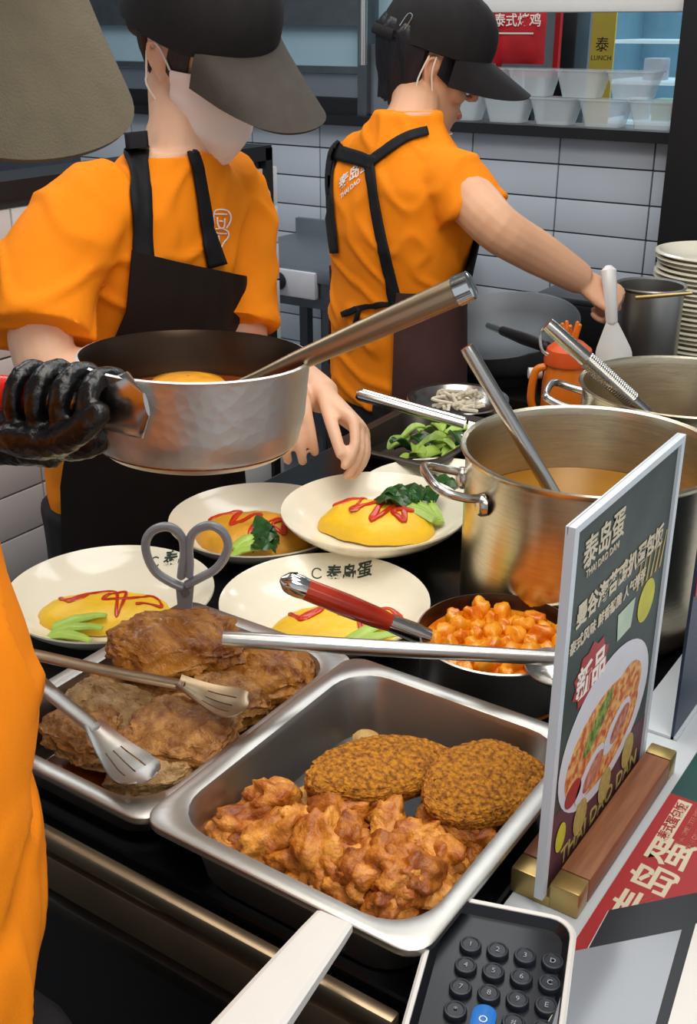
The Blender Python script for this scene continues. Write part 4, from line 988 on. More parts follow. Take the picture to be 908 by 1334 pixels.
MB().loft([tring(xa, xb, ya, yb, 0.018, -0.041), tring(xa - 0.002, xb + 0.002, ya, yb + 0.002, 0.019, -0.01), tring(xa - 0.002, xb + 0.002, ya, yb + 0.002, 0.019, 0.004), tring(xa, xb, ya, yb, 0.018, 0.006),
           tring(xa + 0.0025, xb - 0.0025, ya + 0.0025, yb - 0.0025, 0.016, 0.005), tring(xa + 0.005, xb - 0.005, ya + 0.004, yb - 0.005, 0.015, -0.004)]).build('shell', 'white_plastic', t)
fp = MB(); fp.loft([tring(xa + 0.003, xb - 0.003, ya + 0.003, yb - 0.003, 0.016, 0.0045), tring(xa + 0.0075, xb - 0.0075, ya + 0.006, yb - 0.0075, 0.013, -0.0025), tring(xa + 0.03, xb - 0.03, ya + 0.03, yb - 0.03, 0.010, -0.0026)], cap=False); fp.f.append(tuple(len(fp.v) - 24 + i for i in range(24))); fp.build('faceplate', 'pos_black', t)
kt = '123D456C789E*0#+ABFG'; ki = 0
for r in range(5):
    for c_ in range(4):
        x, y = c_ * pitchx, -r * pitchy - 0.002 * c_ * 0
        if r in (3, 4) and c_ == 1:
            if r == 3:
                ob = MB().loft([tring(x - 0.0082, x + 0.0082, y - pitchy - 0.008, y + 0.0085, 0.008, -0.004), tring(x - 0.0082, x + 0.0082, y - pitchy - 0.008, y + 0.0085, 0.008, 0.003), tring(x - 0.006, x + 0.006, y - pitchy - 0.006, y + 0.0065, 0.006, 0.0045)]).build('blue_key', 'pos_blue', t)
                text('key_mark', 'O\nK', 0.008, TL(x, y - 0.010, 0.0048), ex, ey, 'plate_print', ob)
            continue
        ob = MB().lathe([(0.0082, -0.004), (0.0082, 0.0005), (0.0074, 0.002), (0.0062, 0.0022), (0.0056, 0.0016), (0.001, 0.0014)], TL(x, y, 0), 22).build('key', 'pos_key', t)
        text('key_mark', kt[(r * 4 + c_) % len(kt)], 0.0062, TL(x, y, 0.0018), ex, ey, 'key_print', ob)
# customer display next to it
def DZ(x, y, z): return P(x, y, z=z)
dq = [DZ(792, 1190, .940), DZ(960, 1156, .940), DZ(905, 1420, .940), DZ(668, 1420, .940)]
t = thing('display_tablet', (dq[0].x, dq[0].y - 0.05, 0.90), 'tablet display with black bezel and grey screen beside the keypad', 'tablet')
cen = sum(dq, V((0, 0, 0))) / 4
def inset(k, dz): return [cen + (q - cen) * k + V((0, 0, dz)) for q in dq]
MB().loft([inset(1.0, -0.0385), inset(1.012, -0.002), inset(1.012, 0.002), inset(1.0, 0.003)]).build('casing', 'white_plastic', t, smooth=False)
MB().loft([inset(0.99, 0.0032), inset(0.985, 0.0042)]).build('bezel', 'pos_black', t, smooth=False)
sq = [DZ(748, 1240, .9445), DZ(888, 1212, .9445), DZ(836, 1400, .9445), DZ(700, 1400, .9445)]
MB().poly(sq[::-1], (0, 0, 1), 0.0008).build('screen', 'pos_screen', t, smooth=False)
wq = [DZ(906, 1206, .9445), DZ(960, 1190, .9445), DZ(930, 1420, .9445), DZ(852, 1400, .9445)]
MB().poly(wq[::-1], (0, 0, 1), 0.002).build('side_panel', 'white_plastic', t, smooth=False)

# ================================================================== PEOPLE
def frame(yaw, pitch, roll=0.0):
    f = V((math.cos(pitch) * math.cos(yaw), math.cos(pitch) * math.sin(yaw), -math.sin(pitch)))
    l = V((-math.sin(yaw), math.cos(yaw), 0)); u = f.cross(l)
    if roll: R = Matrix.Rotation(roll, 3, f); l = R @ l; u = R @ u
    return f, l, u
HEAD = [(-.122, .066, .040, .014), (-.115, .080, .016, .030), (-.100, .087, -.010, .043), (-.078, .089, -.034, .053), (-.055, .090, -.058, .060), (-.030, .088, -.074, .065), (-.005, .087, -.088, .070),
        (.020, .090, -.096, .074), (.045, .090, -.100, .076), (.070, .080, -.094, .071), (.092, .058, -.074, .056), (.106, .032, -.045, .035), (.113, .008, -.016, .012)]
def head_ring(h, off=0.0, n=32):
    z, xf, xb, hw = h; cx = (xf + xb) / 2; hd = (xf - xb) / 2; out = []
    for j in range(n):
        a = 2 * math.pi * j / n; c, s = math.cos(a), math.sin(a)
        e = 0.85 if c > 0 else 1.0
        out.append((cx + (hd + off) * math.copysign(abs(c) ** e, c), (hw + off) * math.copysign(abs(s) ** (0.92 if c > 0 else 1), s), z))
    return out
def head_at(z):
    for i in range(len(HEAD) - 1):
        if z <= HEAD[i + 1][0]:
            t = max(0, (z - HEAD[i][0]) / (HEAD[i + 1][0] - HEAD[i][0])); return tuple(lerp(p, q, t) for p, q in zip(HEAD[i], HEAD[i + 1]))
    return HEAD[-1]
def head_geom(mb, o, fr):
    f, l, u = fr; W = lambda x, y, z: o + f * x + l * y + u * z
    mb.loft([[W(*q) for q in head_ring(h)] for h in HEAD])
    mb.tube([W(.086, 0, .030), W(.095, 0, .008), W(.107, 0, -.014), W(.110, 0, -.022)], [.007, .0085, .010, .009], 12, ref=l, rnd=True)       # nose
    for s in (-1, 1):
        mb.ell(W(.099, s * .010, -.024), (f * .009, l * .007, u * .006), 10, 6)
        mb.ell(W(.080, s * .032, .034), (f * .012, l * .024, u * .007), 12, 6)      # brow
        mb.ell(W(.079, s * .031, .014), (f * .010, l * .014, u * .007), 12, 6)      # lid
        mb.ell(W(.066, s * .040, -.022), (f * .022, l * .020, u * .020), 12, 8)     # cheek
        # ear
        pts = [W(.006, s * .071, -.024), W(-.004, s * .077, -.014), W(-.014, s * .083, .006), W(-.014, s * .085, .022), W(-.004, s * .083, .030), W(.006, s * .078, .024), W(.010, s * .073, .010)]
        mb.tube(spline(pts, 3), .0042, 8, rnd=True); mb.ell(W(-.003, s * .073, .004), (f * .012, l * .006, u * .024), 10, 8)
        mb.ell(W(.006, s * .072, -.024), (f * .006, l * .005, u * .008), 8, 6)
    mb.ell(W(.088, 0, -.056), (f * .010, l * .022, u * .006), 12, 6); mb.ell(W(.087, 0, -.069), (f * .010, l * .019, u * .006), 12, 6)   # lips
    mb.ell(W(.076, 0, -.104), (f * .014, l * .018, u * .014), 12, 8)
def hand(mb, wr, d, n, th, curls, thumb=(0.5, 0.75), sc=1.0, spread=0.10, tb=0.5):
    """wrist, direction to knuckles, back-of-hand normal, thumb side"""
    d = V(d).normalized(); n = V(n); n = (n - d * n.dot(d)).normalized(); th = V(th); th = (th - d * th.dot(d) - n * th.dot(n)).normalized()
    wr = V(wr)
    mb.tube([wr - d * .02 * sc, wr + d * .012 * sc, wr + d * .045 * sc, wr + d * .078 * sc, wr + d * .090 * sc], [(.026 * sc, .019 * sc), (.029 * sc, .018 * sc), (.038 * sc, .0155 * sc), (.039 * sc, .0125 * sc), (.034 * sc, .009 * sc)], 18, ref=th)
    for k, (o, ln) in enumerate(((.030, .074), (.0105, .083), (-.0105, .077), (-.030, .061))):
        p = wr + (d * (.082 - .004 * (k == 3) - .002 * (k == 0)) + th * o) * sc; a = 0.0; pts = [p - d * .02 * sc, p]
        cu = curls[k]
        D0 = (d + th * (o / .03) * spread).normalized()
        for s_, seg in enumerate((.46, .30, .24)):
            a += cu[s_]; dd = D0 * math.cos(a) - n * math.sin(a); p = p + dd * ln * seg * sc; pts.append(p)
        r = (.0088 if k < 3 else .0076) * sc
        mb.tube(spline(pts, 3), [lerp(r * 1.08, r * 0.82, i / (3 * (len(pts) - 1))) for i in range(3 * (len(pts) - 1) + 1)], 10, rnd=True)
    p = wr + (d * .022 + th * .024 - n * .006) * sc; D = (d * (1 - tb) + th * tb - n * 0.35).normalized(); pts = [p - D * .01, p]
    ax = n
    for i, seg in enumerate((.040, .032, .026)):
        if i: D = (D * math.cos(thumb[i - 1]) + (d * .6 - th * .5 - n * .4).normalized() * math.sin(thumb[i - 1])).normalized()
        p = p + D * seg * sc; pts.append(p)
    mb.tube(spline(pts, 3), [lerp(.0125, .0085, i / (3 * (len(pts) - 1))) * sc for i in range(3 * (len(pts) - 1) + 1)], 10, rnd=True)
def limb(mb, pts, rad, n=16): mb.tube(spline(pts, 5), [interp([(i, r) for i, r in enumerate(rad)], k * (len(rad) - 1) / (5 * (len(pts) - 1)))[0] for k in range(5 * (len(pts) - 1) + 1)], n, rnd=True)
def torso(mb, tab, fdir, ldir, off=0.0, n=36):
    rings = []
    zs = [tab[0][0] + (tab[-1][0] - tab[0][0]) * i / 26 for i in range(27)]
    for z in zs:
        c, a, b = interp(tab, z)
        rings.append([V((c.x, c.y, z)) + fdir * ((b + off) * math.copysign(abs(math.cos(t)) ** .85, math.cos(t))) + ldir * ((a + off) * math.copysign(abs(math.sin(t)) ** .85, math.sin(t))) for t in [2 * math.pi * j / n for j in range(n)]])
    mb.loft(rings)
def tpt(tab, fdir, ldir, z, ang, off):
    c, a, b = interp(tab, z); return V((c.x, c.y, z)) + fdir * ((b + off) * math.cos(ang)) + ldir * ((a + off) * math.sin(ang))
def wrinkle(seed, amp=0.005):
    def f(p, n):
        q = V((p.x * 9, p.y * 9, p.z * 22)); r = V((p.x + p.z * .6, p.y - p.z * .5, p.z))
        k = 1 - abs(noise.noise(r * 11 + V((seed, 0, 0)))) * 2
        return amp * (noise.noise(q * .6 + V((seed, 1, 2))) * .5 + .9 * max(0, k - .55) - .25)
    return f
def cap(person, o, fr, crown_m, visor_m, s=1.0, label=None, droop=.030, dip=.020, va=1.22, el=.088):
    f, l, u = fr; W = lambda x, y, z: o + (f * x + l * y + u * z) * s
    ax, ay, z0, hz = .106, .087, .036, .108
    def ring(t, n=48):
        k = (1 - t ** 2.7) ** .42 if t < 1 else .02
        return [W(-.004 + ax * k * math.cos(a) + .010 * t * (1 - t), ay * k * math.sin(a), z0 + hz * t - .012 * math.cos(a) * (1 - t) * -1 * 0.6 + (0.0016 if False else 0) - .0025 * (abs(math.sin(3 * a)) < .09)) for a in [2 * math.pi * j / n for j in range(n)]]
    b = MB(); b.loft([ring(t) for t in (0, .05, .15, .3, .45, .6, .72, .82, .9, .95, .985, 1)]); b.loft([ring(0), [q + (o - q) * .06 + u * .004 for q in ring(0)]], cap=False)
    c = b.build('cap', crown_m, person)
    if label: c['label'] = label
    MB().ell(W(-.004, 0, z0 + hz), (f * .008 * s, l * .008 * s, u * .005 * s), 12, 8).build('button', crown_m, c)
    def vis(uu, v):
        k = 2 * uu - 1; a = k * va; ext = el * (1 - abs(k) ** 5) ** .6 + .004
        return W(-.006 + ax * math.cos(a) + ext * v, ay * 1.01 * math.sin(a) * (1 + .02 * v), z0 + .006 - droop * k * k * (.25 + .75 * v) - dip * v + .006 * (1 - v) * math.cos(a))
    vz = MB().grid(vis, 32, 12, .0035 * s).build('visor', visor_m, c)
    return c, vis, vz
def hairshell(person, o, fr, m, z0, z1, a0, a1, thick, seed, label=None):
    f, l, u = fr; b = MB()
    def fn(uu, v):
        z = lerp(z0, z1, v); h = head_at(max(z, -.042)); a = lerp(a0, a1, uu); cx = (h[1] + h[2]) / 2; hd = (h[1] - h[2]) / 2
        e = thick * (1 + .35 * nz((uu * 14, v * 2, seed), 1.0)) * (math.sin(math.pi * min(1, max(.02, uu))) ** .3) * (.35 + .65 * min(1, v * 3))
        return o + f * (cx + (hd + e) * math.cos(a)) + l * ((h[3] + e) * math.sin(a)) + u * (z - .012 * abs(nz((uu * 22, 1, seed), 1)) * (1 - v))
    b.grid(fn, 40, 14); ob = b.build('hair', m, person); md = ob.modifiers.new('s', 'SOLIDIFY'); md.thickness = thick * .8; md.offset = -1
    if label: ob['label'] = label
    return ob
def lower(person, hip, ldir, fdir, zh, spread=.09):
    b = MB()
    for s in (-1, 1):
        h = V((hip.x, hip.y, zh)) + ldir * (s * spread)
        b.tube([h + V((0, 0, .06)), h, h + V((0, 0, -.25)) + fdir * .01, h + V((0, 0, -zh * .5)), V((h.x, h.y, .18)), V((h.x, h.y, .07))], [(.10, .11), (.098, .105), (.088, .09), (.068, .07), (.06, .062), (.062, .066)], 20, ref=ldir)
    b.ell(V((hip.x, hip.y, zh)), (ldir * .17, fdir * .115, V((0, 0, .10))), 24, 12)
    fuse('trousers', b, 'trouser', .009, person, 4, wrinkle(hip.x * 7, .006))
    for s in (-1, 1):
        h = V((hip.x, hip.y, 0)) + ldir * (s * spread) + fdir * .04
        MB().tube([h - fdir * .09 + V((0, 0, .045)), h + V((0, 0, .042)), h + fdir * .08 + V((0, 0, .034)), h + fdir * .14 + V((0, 0, .026))], [(.040, .042), (.042, .04), (.044, .033), (.036, .022)], 16, ref=ldir, rnd=True).build('shoe', 'shoe', person)

# ---------------------------------------------------------------- worker with the mask, arranging plates
f1, l1 = V((1, 0, 0)), V((0, 1, 0))
T = [(.78, V((-1.245, 1.235, 0)), .175, .120), (.95, V((-1.242, 1.237, 0)), .168, .112), (1.05, V((-1.235, 1.24, 0)), .160, .105), (1.20, V((-1.205, 1.245, 0)), .180, .118), (1.29, V((-1.185, 1.248, 0)), .176, .106), (1.345, V((-1.168, 1.25, 0)), .135, .082), (1.378, V((-1.155, 1.25, 0)), .078, .066), (1.395, V((-1.148, 1.25, 0)), .066, .060)]
fr1 = tuple(q * .93 for q in frame(math.radians(-4), math.radians(27), math.radians(9))); H1 = P(203, 76, d=1.53) - (fr1[0] * -.003 - fr1[1] * .078 + fr1[2] * .004)
rsh, lsh = V((-1.175, 1.085, 1.312)), V((-1.165, 1.415, 1.312))
rel, rwr = P(70, 484, d=1.47), P(352, 482, d=1.60); lel, lwr = P(318, 452, d=1.78), P(422, 517, d=1.63)
mb = MB(); head_geom(mb, H1, fr1)
nk = V((-1.155, 1.25, 1.35))
mb.tube([nk, nk.lerp(H1, .45), H1 - fr1[2] * .03 - fr1[0] * .03], [(.056, .056), (.046, .050), (.046, .052)], 18)
torso(mb, [(z, c, a * .86, b * .84) for z, c, a, b in T], f1, l1)
limb(mb, [rsh, rsh.lerp(P(50, 442, d=1.47), .55) + V((-.012, -.012, 0)), rel, rel.lerp(rwr, .45), rwr], [.052, .046, .041, .039, .027])
limb(mb, [lsh, lsh.lerp(lel, .5), lel, lel.lerp(lwr, .45), lwr], [.052, .046, .041, .038, .0265])
kn = P(462, 548, d=1.63)
hand(mb, lwr, (P(466, 556, d=1.60) - lwr), (UP * .75 + RT * .65), (-RT * .6 - FW * .8 + UP * .1), ((.7, .4, .3), (.7, .45, .3), (.68, .45, .3), (.62, .4, .3)), thumb=(.3, .3), sc=.96, tb=.25, spread=-.05)
hand(mb, P(362, 476, d=1.60), (-UP + RT * .18 - FW * .12), (-FW + UP * .1), RT, ((.35, .55, .4), (.30, .55, .4), (.32, .55, .4), (.38, .55, .4)), thumb=(.4, .4), sc=.97, tb=.12, spread=.02)
w1 = fuse('person', mb, 'skin_light', .0034, None, 4, origin=(-1.24, 1.24, 0))
tag(w1, 'worker in black cap and white face mask, orange shirt and black apron, reaching over plates', 'person')
mb = MB(); torso(mb, T, f1, l1)
se, le = P(50, 442, d=1.47), P(308, 425, d=1.76)
mb.tube(spline([V((-1.18, 1.17, 1.325)), rsh + V((0, .012, .0)), rsh.lerp(se, .5) + V((-.012, -.012, 0)), se], 4), [lerp(.060, .078, (i / 12) ** .7) for i in range(13)], 22)
mb.tube(spline([V((-1.17, 1.33, 1.325)), lsh + V((0, -.012, 0)), lsh.lerp(le, .5), le], 4), [lerp(.060, .070, i / 12) for i in range(13)], 22)
sh1 = fuse('shirt', mb, 'orange_shirt', .006, w1, 5, wrinkle(1.3, .015))
bv1 = world_bvh(sh1)
lower(w1, V((-1.245, 1.235, 0)), l1, f1, .80)
ap = MB().grid(lambda u, v: tpt(T, f1, l1, lerp(1.242, .52, v) - (u - .5) * .07 * max(0, 1 - v * 4), -.22 * max(0, 1 - v * 3) + lerp(-1, 1, u) * interp([(0, .60), (.10, .68), (.24, 1.05), (.34, 1.38), (.45, 1.5), (1, 1.5)], v)[0], .016 + .03 * max(0, v - .4) + .006 * nz((u * 6, v * 3, 1), 1)), 40, 40, .004).build('apron', 'apron_black', w1)
b = MB(); strip(b, bv1, [(177, 172), (180, 205), (182, 250), (183, 300), (186, 352)], [30, 30, 29, 27, 27], 1.55, .007); solid(b.build('strap', 'strap_black', ap), .004)
b = MB(); strip(b, bv1, [(246, 188), (253, 215), (260, 255), (267, 300), (279, 346)], [13, 13, 14, 16, 24], 1.6, .007); solid(b.build('strap', 'strap_black', ap), .004)
# white outline emblem on the chest
b = MB()
for ln in ([(278, 327), (276, 308), (277, 290), (278, 276), (286, 273), (295, 275), (299, 283), (297, 291), (293, 297)], [(278, 279), (288, 279), (294, 279)], [(282, 283), (283, 295), (290, 296), (291, 284)], [(279, 299), (285, 297), (292, 299), (296, 303), (295, 310), (290, 316), (286, 323), (281, 326), (278, 327)], [(280, 303), (288, 304), (294, 304)], [(283, 306), (284, 318)], [(284, 288), (289, 288)]):
    strip(b, bv1, ln, 1.8, 1.6, .0025, nu=1, seg=4)
solid(b.build('chest_emblem', 'white_print', sh1), .0008)
c1, v1f, _ = cap(w1, H1, fr1, 'cap_black', 'cap_black_lit', 1.24, label='black cap with visor painted lighter for the light on it', droop=.003, dip=.034, va=.86, el=.094)
hairshell(w1, H1, fr1, 'hair_brown', -.045, .06, math.radians(112), math.radians(248), .014, 2.0)
F_, L_, U_ = fr1
MB().ell(H1 - F_ * .120 - U_ * .006, (F_ * .026, L_ * .034, U_ * .03), 16, 10).build('hair_bun', 'hair_brown', w1)
# side hair wisp before the ear
MB().grid(lambda u, v: H1 + F_ * (lerp(.020, .052, u)) - L_ * (.0745 - .012 * u + .003 * math.sin(v * 3)) + U_ * lerp(.045, -.004 - .03 * u, v), 6, 6, .003).build('hair_lock', 'hair_brown', w1)
def maskpt(u, v):
    k = 2 * u - 1; z = lerp(-.134, .004, v) + .018 * (1 - k * k) * v - .020 * k * k * (1 - v) * -1; a = k * 1.34
    h = head_at(max(-.118, z)); cx = (h[1] + h[2]) / 2; hd = (h[1] - h[2]) / 2
    e = .013 + .020 * (1 - k * k) * math.sin(math.pi * min(1, .25 + v * .75)) + .0016 * math.sin(v * 22)
    return H1 + F_ * (max(cx, .01) + (hd + e if cx > .01 else h[1] - .01 + e) * math.cos(a)) + L_ * ((max(h[3], .036) + e * .8) * math.sin(a)) + U_ * z
mk = MB().grid(maskpt, 30, 22, .002).build('face_mask', 'mask_cloth', w1); mk['label'] = 'white disposable face mask'
for s, uu in ((-1, 0.0), (1, 1.0)):
    ear = H1 - F_ * .012 + L_ * (s * .084)
    MB().tube(spline([maskpt(uu, 1.0), ear + F_ * .02 + U_ * .028, ear + U_ * .03 - F_ * .004], 4), .0016, 6).build('ear_loop', 'string_white', mk)
    MB().tube(spline([maskpt(uu, .05), ear + F_ * .012 - U_ * .045, ear - U_ * .022, ear - F_ * .006 + U_ * .01], 4), .0016, 6).build('ear_loop', 'string_white', mk)
for s in (-1, 1):
    MB().ell(H1 + F_ * .086 + L_ * (s * .031) + U_ * .013, (F_ * .006, L_ * .011, U_ * .005), 12, 8).build('eye', 'black_plastic', w1)
    MB().tube([H1 + F_ * .090 + L_ * (s * .016) + U_ * .034, H1 + F_ * .089 + L_ * (s * .033) + U_ * .038, H1 + F_ * .080 + L_ * (s * .048) + U_ * .034], [.002, .003, .002], 8).build('eyebrow', 'hair_brown', w1)

# ---------------------------------------------------------------- worker at the stove
yw = math.radians(68); f2, l2 = V((math.cos(yw), math.sin(yw), 0)), V((-math.sin(yw), math.cos(yw), 0)); r2 = -l2
c2 = P(515, 300, d=2.22); c2.z = 0
T2_ = [(.84, c2 - f2 * .0, .160, .118), (.95, c2, .158, .112), (1.06, c2, .155, .108), (1.19, c2 + f2 * .01, .176, .118), (1.28, c2 + f2 * .015, .176, .106), (1.335, c2 + f2 * .018, .135, .086), (1.375, c2 + f2 * .020, .078, .070), (1.405, c2 + f2 * .026, .064, .062)]
fr2 = frame(math.radians(36), math.radians(21), math.radians(6)); F_, L_, U_ = fr2
H2 = P(561, 96, d=2.15) + L_ * .078
mb = MB(); head_geom(mb, H2, fr2)
nk = c2 + f2 * .02 + V((0, 0, 1.34))
mb.tube([nk, nk.lerp(H2, .5) - F_ * .004, H2 - U_ * .03 - F_ * .012], [(.058, .058), (.047, .048), (.046, .048)], 18)
torso(mb, [(z, c, a * .86, b * .84) for z, c, a, b in T2_], f2, l2)
rs = c2 + r2 * .150 + f2 * .02 + V((0, 0, 1.29)); ls_ = c2 - r2 * .150 + f2 * .02 + V((0, 0, 1.29))
re_, rw_ = P(652, 300, d=1.99), P(757, 364, d=2.09)
limb(mb, [rs, rs.lerp(re_, .5), re_, re_.lerp(rw_, .45), rw_], [.050, .047, .043, .040, .029])
le_, lw_ = ls_ + f2 * .03 - r2 * .05 + V((0, 0, -.26)), ls_ + f2 * .10 - r2 * .03 + V((0, 0, -.46))
limb(mb, [ls_, ls_.lerp(le_, .5), le_, le_.lerp(lw_, .5), lw_], [.050, .046, .041, .038, .027])
hand(mb, lw_, V((0, 0, -1)) + f2 * .3, -r2, f2, ((.4, .4, .3),) * 4)
hand(mb, rw_, (P(792, 386, d=2.09) - rw_), (UP * .45 - FW * .8 + RT * .1), (UP * .8 + RT * .3 + FW * .3), ((1.25, 1.3, .8), (1.3, 1.3, .8), (1.3, 1.3, .8), (1.3, 1.3, .8)), thumb=(.7, .6), sc=.95, tb=.4, spread=.06)
w2 = fuse('person', mb, 'skin', .0036, None, 4, origin=(c2.x, c2.y, 0))
tag(w2, 'worker in black cap and orange shirt seen from behind, stirring with a white spatula', 'person')
mb = MB(); torso(mb, T2_, f2, l2)
se = P(617, 281, d=2.06)
mb.tube(spline([c2 + r2 * .08 + f2 * .02 + V((0, 0, 1.29)), rs, rs.lerp(se, .5) + V((0, 0, .006)), se], 4), [lerp(.062, .069, i / 12) for i in range(13)], 22)
mb.tube(spline([c2 - r2 * .08 + f2 * .02 + V((0, 0, 1.29)), ls_, ls_.lerp(le_, .55)], 4), [lerp(.062, .066, i / 8) for i in range(9)], 22)
sh2 = fuse('shirt', mb, 'orange_shirt', .006, w2, 6, wrinkle(4.1, .013))
lower(w2, c2, l2, f2, .82)
tr2 = [o for o in w2.children if o.name.startswith('trousers')][0]
bv2 = world_bvh([sh2, tr2])
b = MB(); strip(b, bv2, [(512, 392), (530, 440), (540, 505), (548, 560)], [4, 4, 4, 4], 2.15, .008)
ap2 = MB().grid(lambda u, v: tpt(T2_, f2, l2, lerp(1.09, .45, v), lerp(-2.35, 2.0, u), .016 + .02 * max(0, v - .3) + .006 * nz((u * 7, v * 3, 4), 1)), 44, 24, .004).build('apron', 'apron_brown', w2)
MB().grid(lambda u, v: tpt(T2_, f2, l2, lerp(1.24, 1.08, v), lerp(-1, 1, u) * lerp(.6, 1.6, v), .016), 24, 10, .004).build('bib', 'apron_black', ap2)
for ln, wd in (([(431, 196), (445, 201), (468, 207), (489, 214)], [20, 20, 20, 20]), ([(484, 212), (505, 196), (530, 180), (556, 172)], [13, 13, 12, 12]), ([(483, 214), (489, 260), (498, 310), (508, 355), (518, 400)], [12, 12, 13, 14, 16]),
               ([(444, 186), (434, 200), (429, 235), (432, 275), (438, 330)], [12, 14, 12, 11, 10]), ([(448, 410), (475, 400), (500, 397), (522, 396)], [7, 7, 7, 7]), ([(470, 402), (462, 430), (455, 455)], [5, 5, 4])):
    b = MB(); strip(b, bv2, ln, wd, 2.25, .005); solid(b.build('strap', 'strap_black', ap2), .003)
def pj2(c, n, z):
    h = bv2.find_nearest(c); return h[0] + h[1] * (.0015 + z)
h0, n0 = hit(bv2, 462, 226, 2.25)
xd = (RT - n0 * RT.dot(n0)).normalized(); yd = n0.cross(xd)
text('back_lettering', '泰岛蛋', .034, h0, xd, yd, 'white_print', sh2, proj=pj2, off=.0006)
h0, n0 = hit(bv2, 456, 246, 2.25); text('back_lettering', 'THAI DAO', .014, h0, xd, yd, 'white_print', sh2, proj=pj2, off=.0003)
c2p, v2f, _ = cap(w2, H2, fr2, 'cap_black', 'cap_black', 1.10)
MB().tube(spline([H2 + (F_ * x + L_ * y + U_ * z) * 1.1 for x, y, z in ((-.085, -.060, .034), (-.112, -.030, .030), (-.118, 0, .028), (-.112, .030, .030), (-.085, .060, .034))], 4), [(.010, .003)] * 17, 8, ref=U_).build('back_strap', 'cap_black', c2p)
MB().tube(spline([H2 + (F_ * x - L_ * y + U_ * z) * 1.1 for x, y, z in ((-.080, .068, .052), (-.074, .0715, .075), (-.066, .0735, .074), (-.070, .071, .050))], 4), .0012, 6).build('buckle', 'steel_bright', c2p)
hairshell(w2, H2, fr2, 'hair', -.080, .065, math.radians(98), math.radians(262), .024, 5.0)
MB().grid(lambda u, v: H2 + F_ * lerp(.012, .040, u) - L_ * (.0775 - .010 * u) + U_ * lerp(.046, .002 - .012 * u, v), 5, 6, .003).build('sideburn', 'hair', w2)
for s in (-1, 1):
    ear = H2 - F_ * .010 + L_ * (s * .086)
    chin = H2 + F_ * .045 + L_ * (s * .040) - U_ * .118
    mk2 = MB().tube(spline([ear + U_ * .033 + F_ * .008, ear + F_ * .012, lerp(ear, chin, .5) - L_ * (s * -.006) + F_ * .012, chin], 5), .0017, 6).build('mask_string', 'string_white', w2)
    MB().tube(spline([ear + U_ * .030 - F_ * .006, ear - F_ * .008 - U_ * .03, lerp(ear, chin, .55) + L_ * (s * .006) - F_ * .004, chin], 5), .0017, 6).build('mask_string', 'string_white', w2)
def chinmask(u, v):
    k = 2 * u - 1; a = k * 1.2
    return H2 + F_ * (.012 + (.074 + .010 * v) * math.cos(a) * (1 - .25 * (1 - v))) + L_ * (.052 * math.sin(a)) + U_ * (-.132 + .036 * v * (1 - .3 * k * k) - .004 * math.sin(v * 9))
MB().grid(chinmask, 20, 8, .002).build('chin_mask', 'mask_cloth', w2)
for s in (-1, 1):
    MB().tube([H2 + F_ * .092 + L_ * (s * .016) + U_ * .034, H2 + F_ * .090 + L_ * (s * .034) + U_ * .038, H2 + F_ * .080 + L_ * (s * .050) + U_ * .033], [.002, .003, .002], 8).build('eyebrow', 'hair', w2)
    MB().ell(H2 + F_ * .0855 + L_ * (s * .032) + U_ * .010, (F_ * .0045, L_ * .011, U_ * .0035), 12, 8).build('eye', 'black_plastic', w2)
MB().ell(H2 + F_ * .0935 - U_ * .0615, (F_ * .007, L_ * .021, U_ * .007), 14, 8).build('lips', 'lips', w2)
# white spatula in the fist
a, b_ = P(793, 352, d=2.065), P(797, 420, d=2.075); cB = P(802, 462, d=2.09)
t = thing('rice_spatula', a, 'white plastic spatula held upright in the stirring hand', 'spatula')
MB().tube([a, a.lerp(b_, .3), b_], [(.0150, .010), (.0135, .009), (.011, .007)], 14, ref=RT, rnd=True).build('handle', 'white_plastic', t)
MB().grid(lambda u, v: b_.lerp(P(800, 475, d=2.10), v) + RT * ((u - .5) * lerp(.022, .066, min(1, v * 1.5))) - FW * (.012 * (1 - (2 * u - 1) ** 2)) * v, 10, 10, .003).build('blade', 'white_plastic', t)

# ---------------------------------------------------------------- worker cut off at the left edge, holding the pan
yw = math.radians(45); f3, l3 = V((math.cos(yw), math.sin(yw), 0)), V((-math.sin(yw), math.cos(yw), 0)); r3 = -l3
T3 = []
for yb, xb, dd in ((1305, 52, .735), (1270, 60, .735), (1210, 68, .74), (1150, 60, .745), (1105, 40, .745), (1060, 52, .745), (1000, 57, .745), (920, 46, .745), (850, 25, .745), (780, -4, .745), (700, -40, .745), (640, -70, .745), (590, -120, .745), (560, -190, .745)):
    q = P(xb, yb, d=dd) - RT * .122; T3.append((q.z, V((q.x, q.y, 0)), .170, .118))
zt = [1.22, 1.28, 1.33, 1.365, 1.385]
T3 = [r for r in T3 if r[0] < 1.24]
cc = T3[-1][1]
T3 += [(1.29, cc + V((-.005, .0, 0)), .168, .105), (1.345, cc + V((-.005, .005, 0)), .125, .082), (1.385, cc + V((0, .01, 0)), .072, .066), (1.40, cc + V((0, .012, 0)), .064, .06)]
T3.sort(key=lambda r: r[0])
fr3 = frame(math.radians(-8), math.radians(32), math.radians(9)); F_, L_, U_ = fr3
tipw = P(96, 200, d=.67)
H3 = tipw - F_ * .213 - U_ * .009
mb = MB(); head_geom(mb, H3, fr3)
nk = V((cc.x, cc.y, 1.36))
mb.tube([nk, nk.lerp(H3, .5) - F_ * .01, H3 - U_ * .03 - F_ * .03], [(.060, .060), (.055, .056), (.052, .058)], 18)
torso(mb, [(z, c, a * .86, b * .84) for z, c, a, b in T3], f3, l3)
rs, ls3 = cc + r3 * .15 + V((0, 0, 1.30)), cc + l3 * .15 + V((0, 0, 1.30))
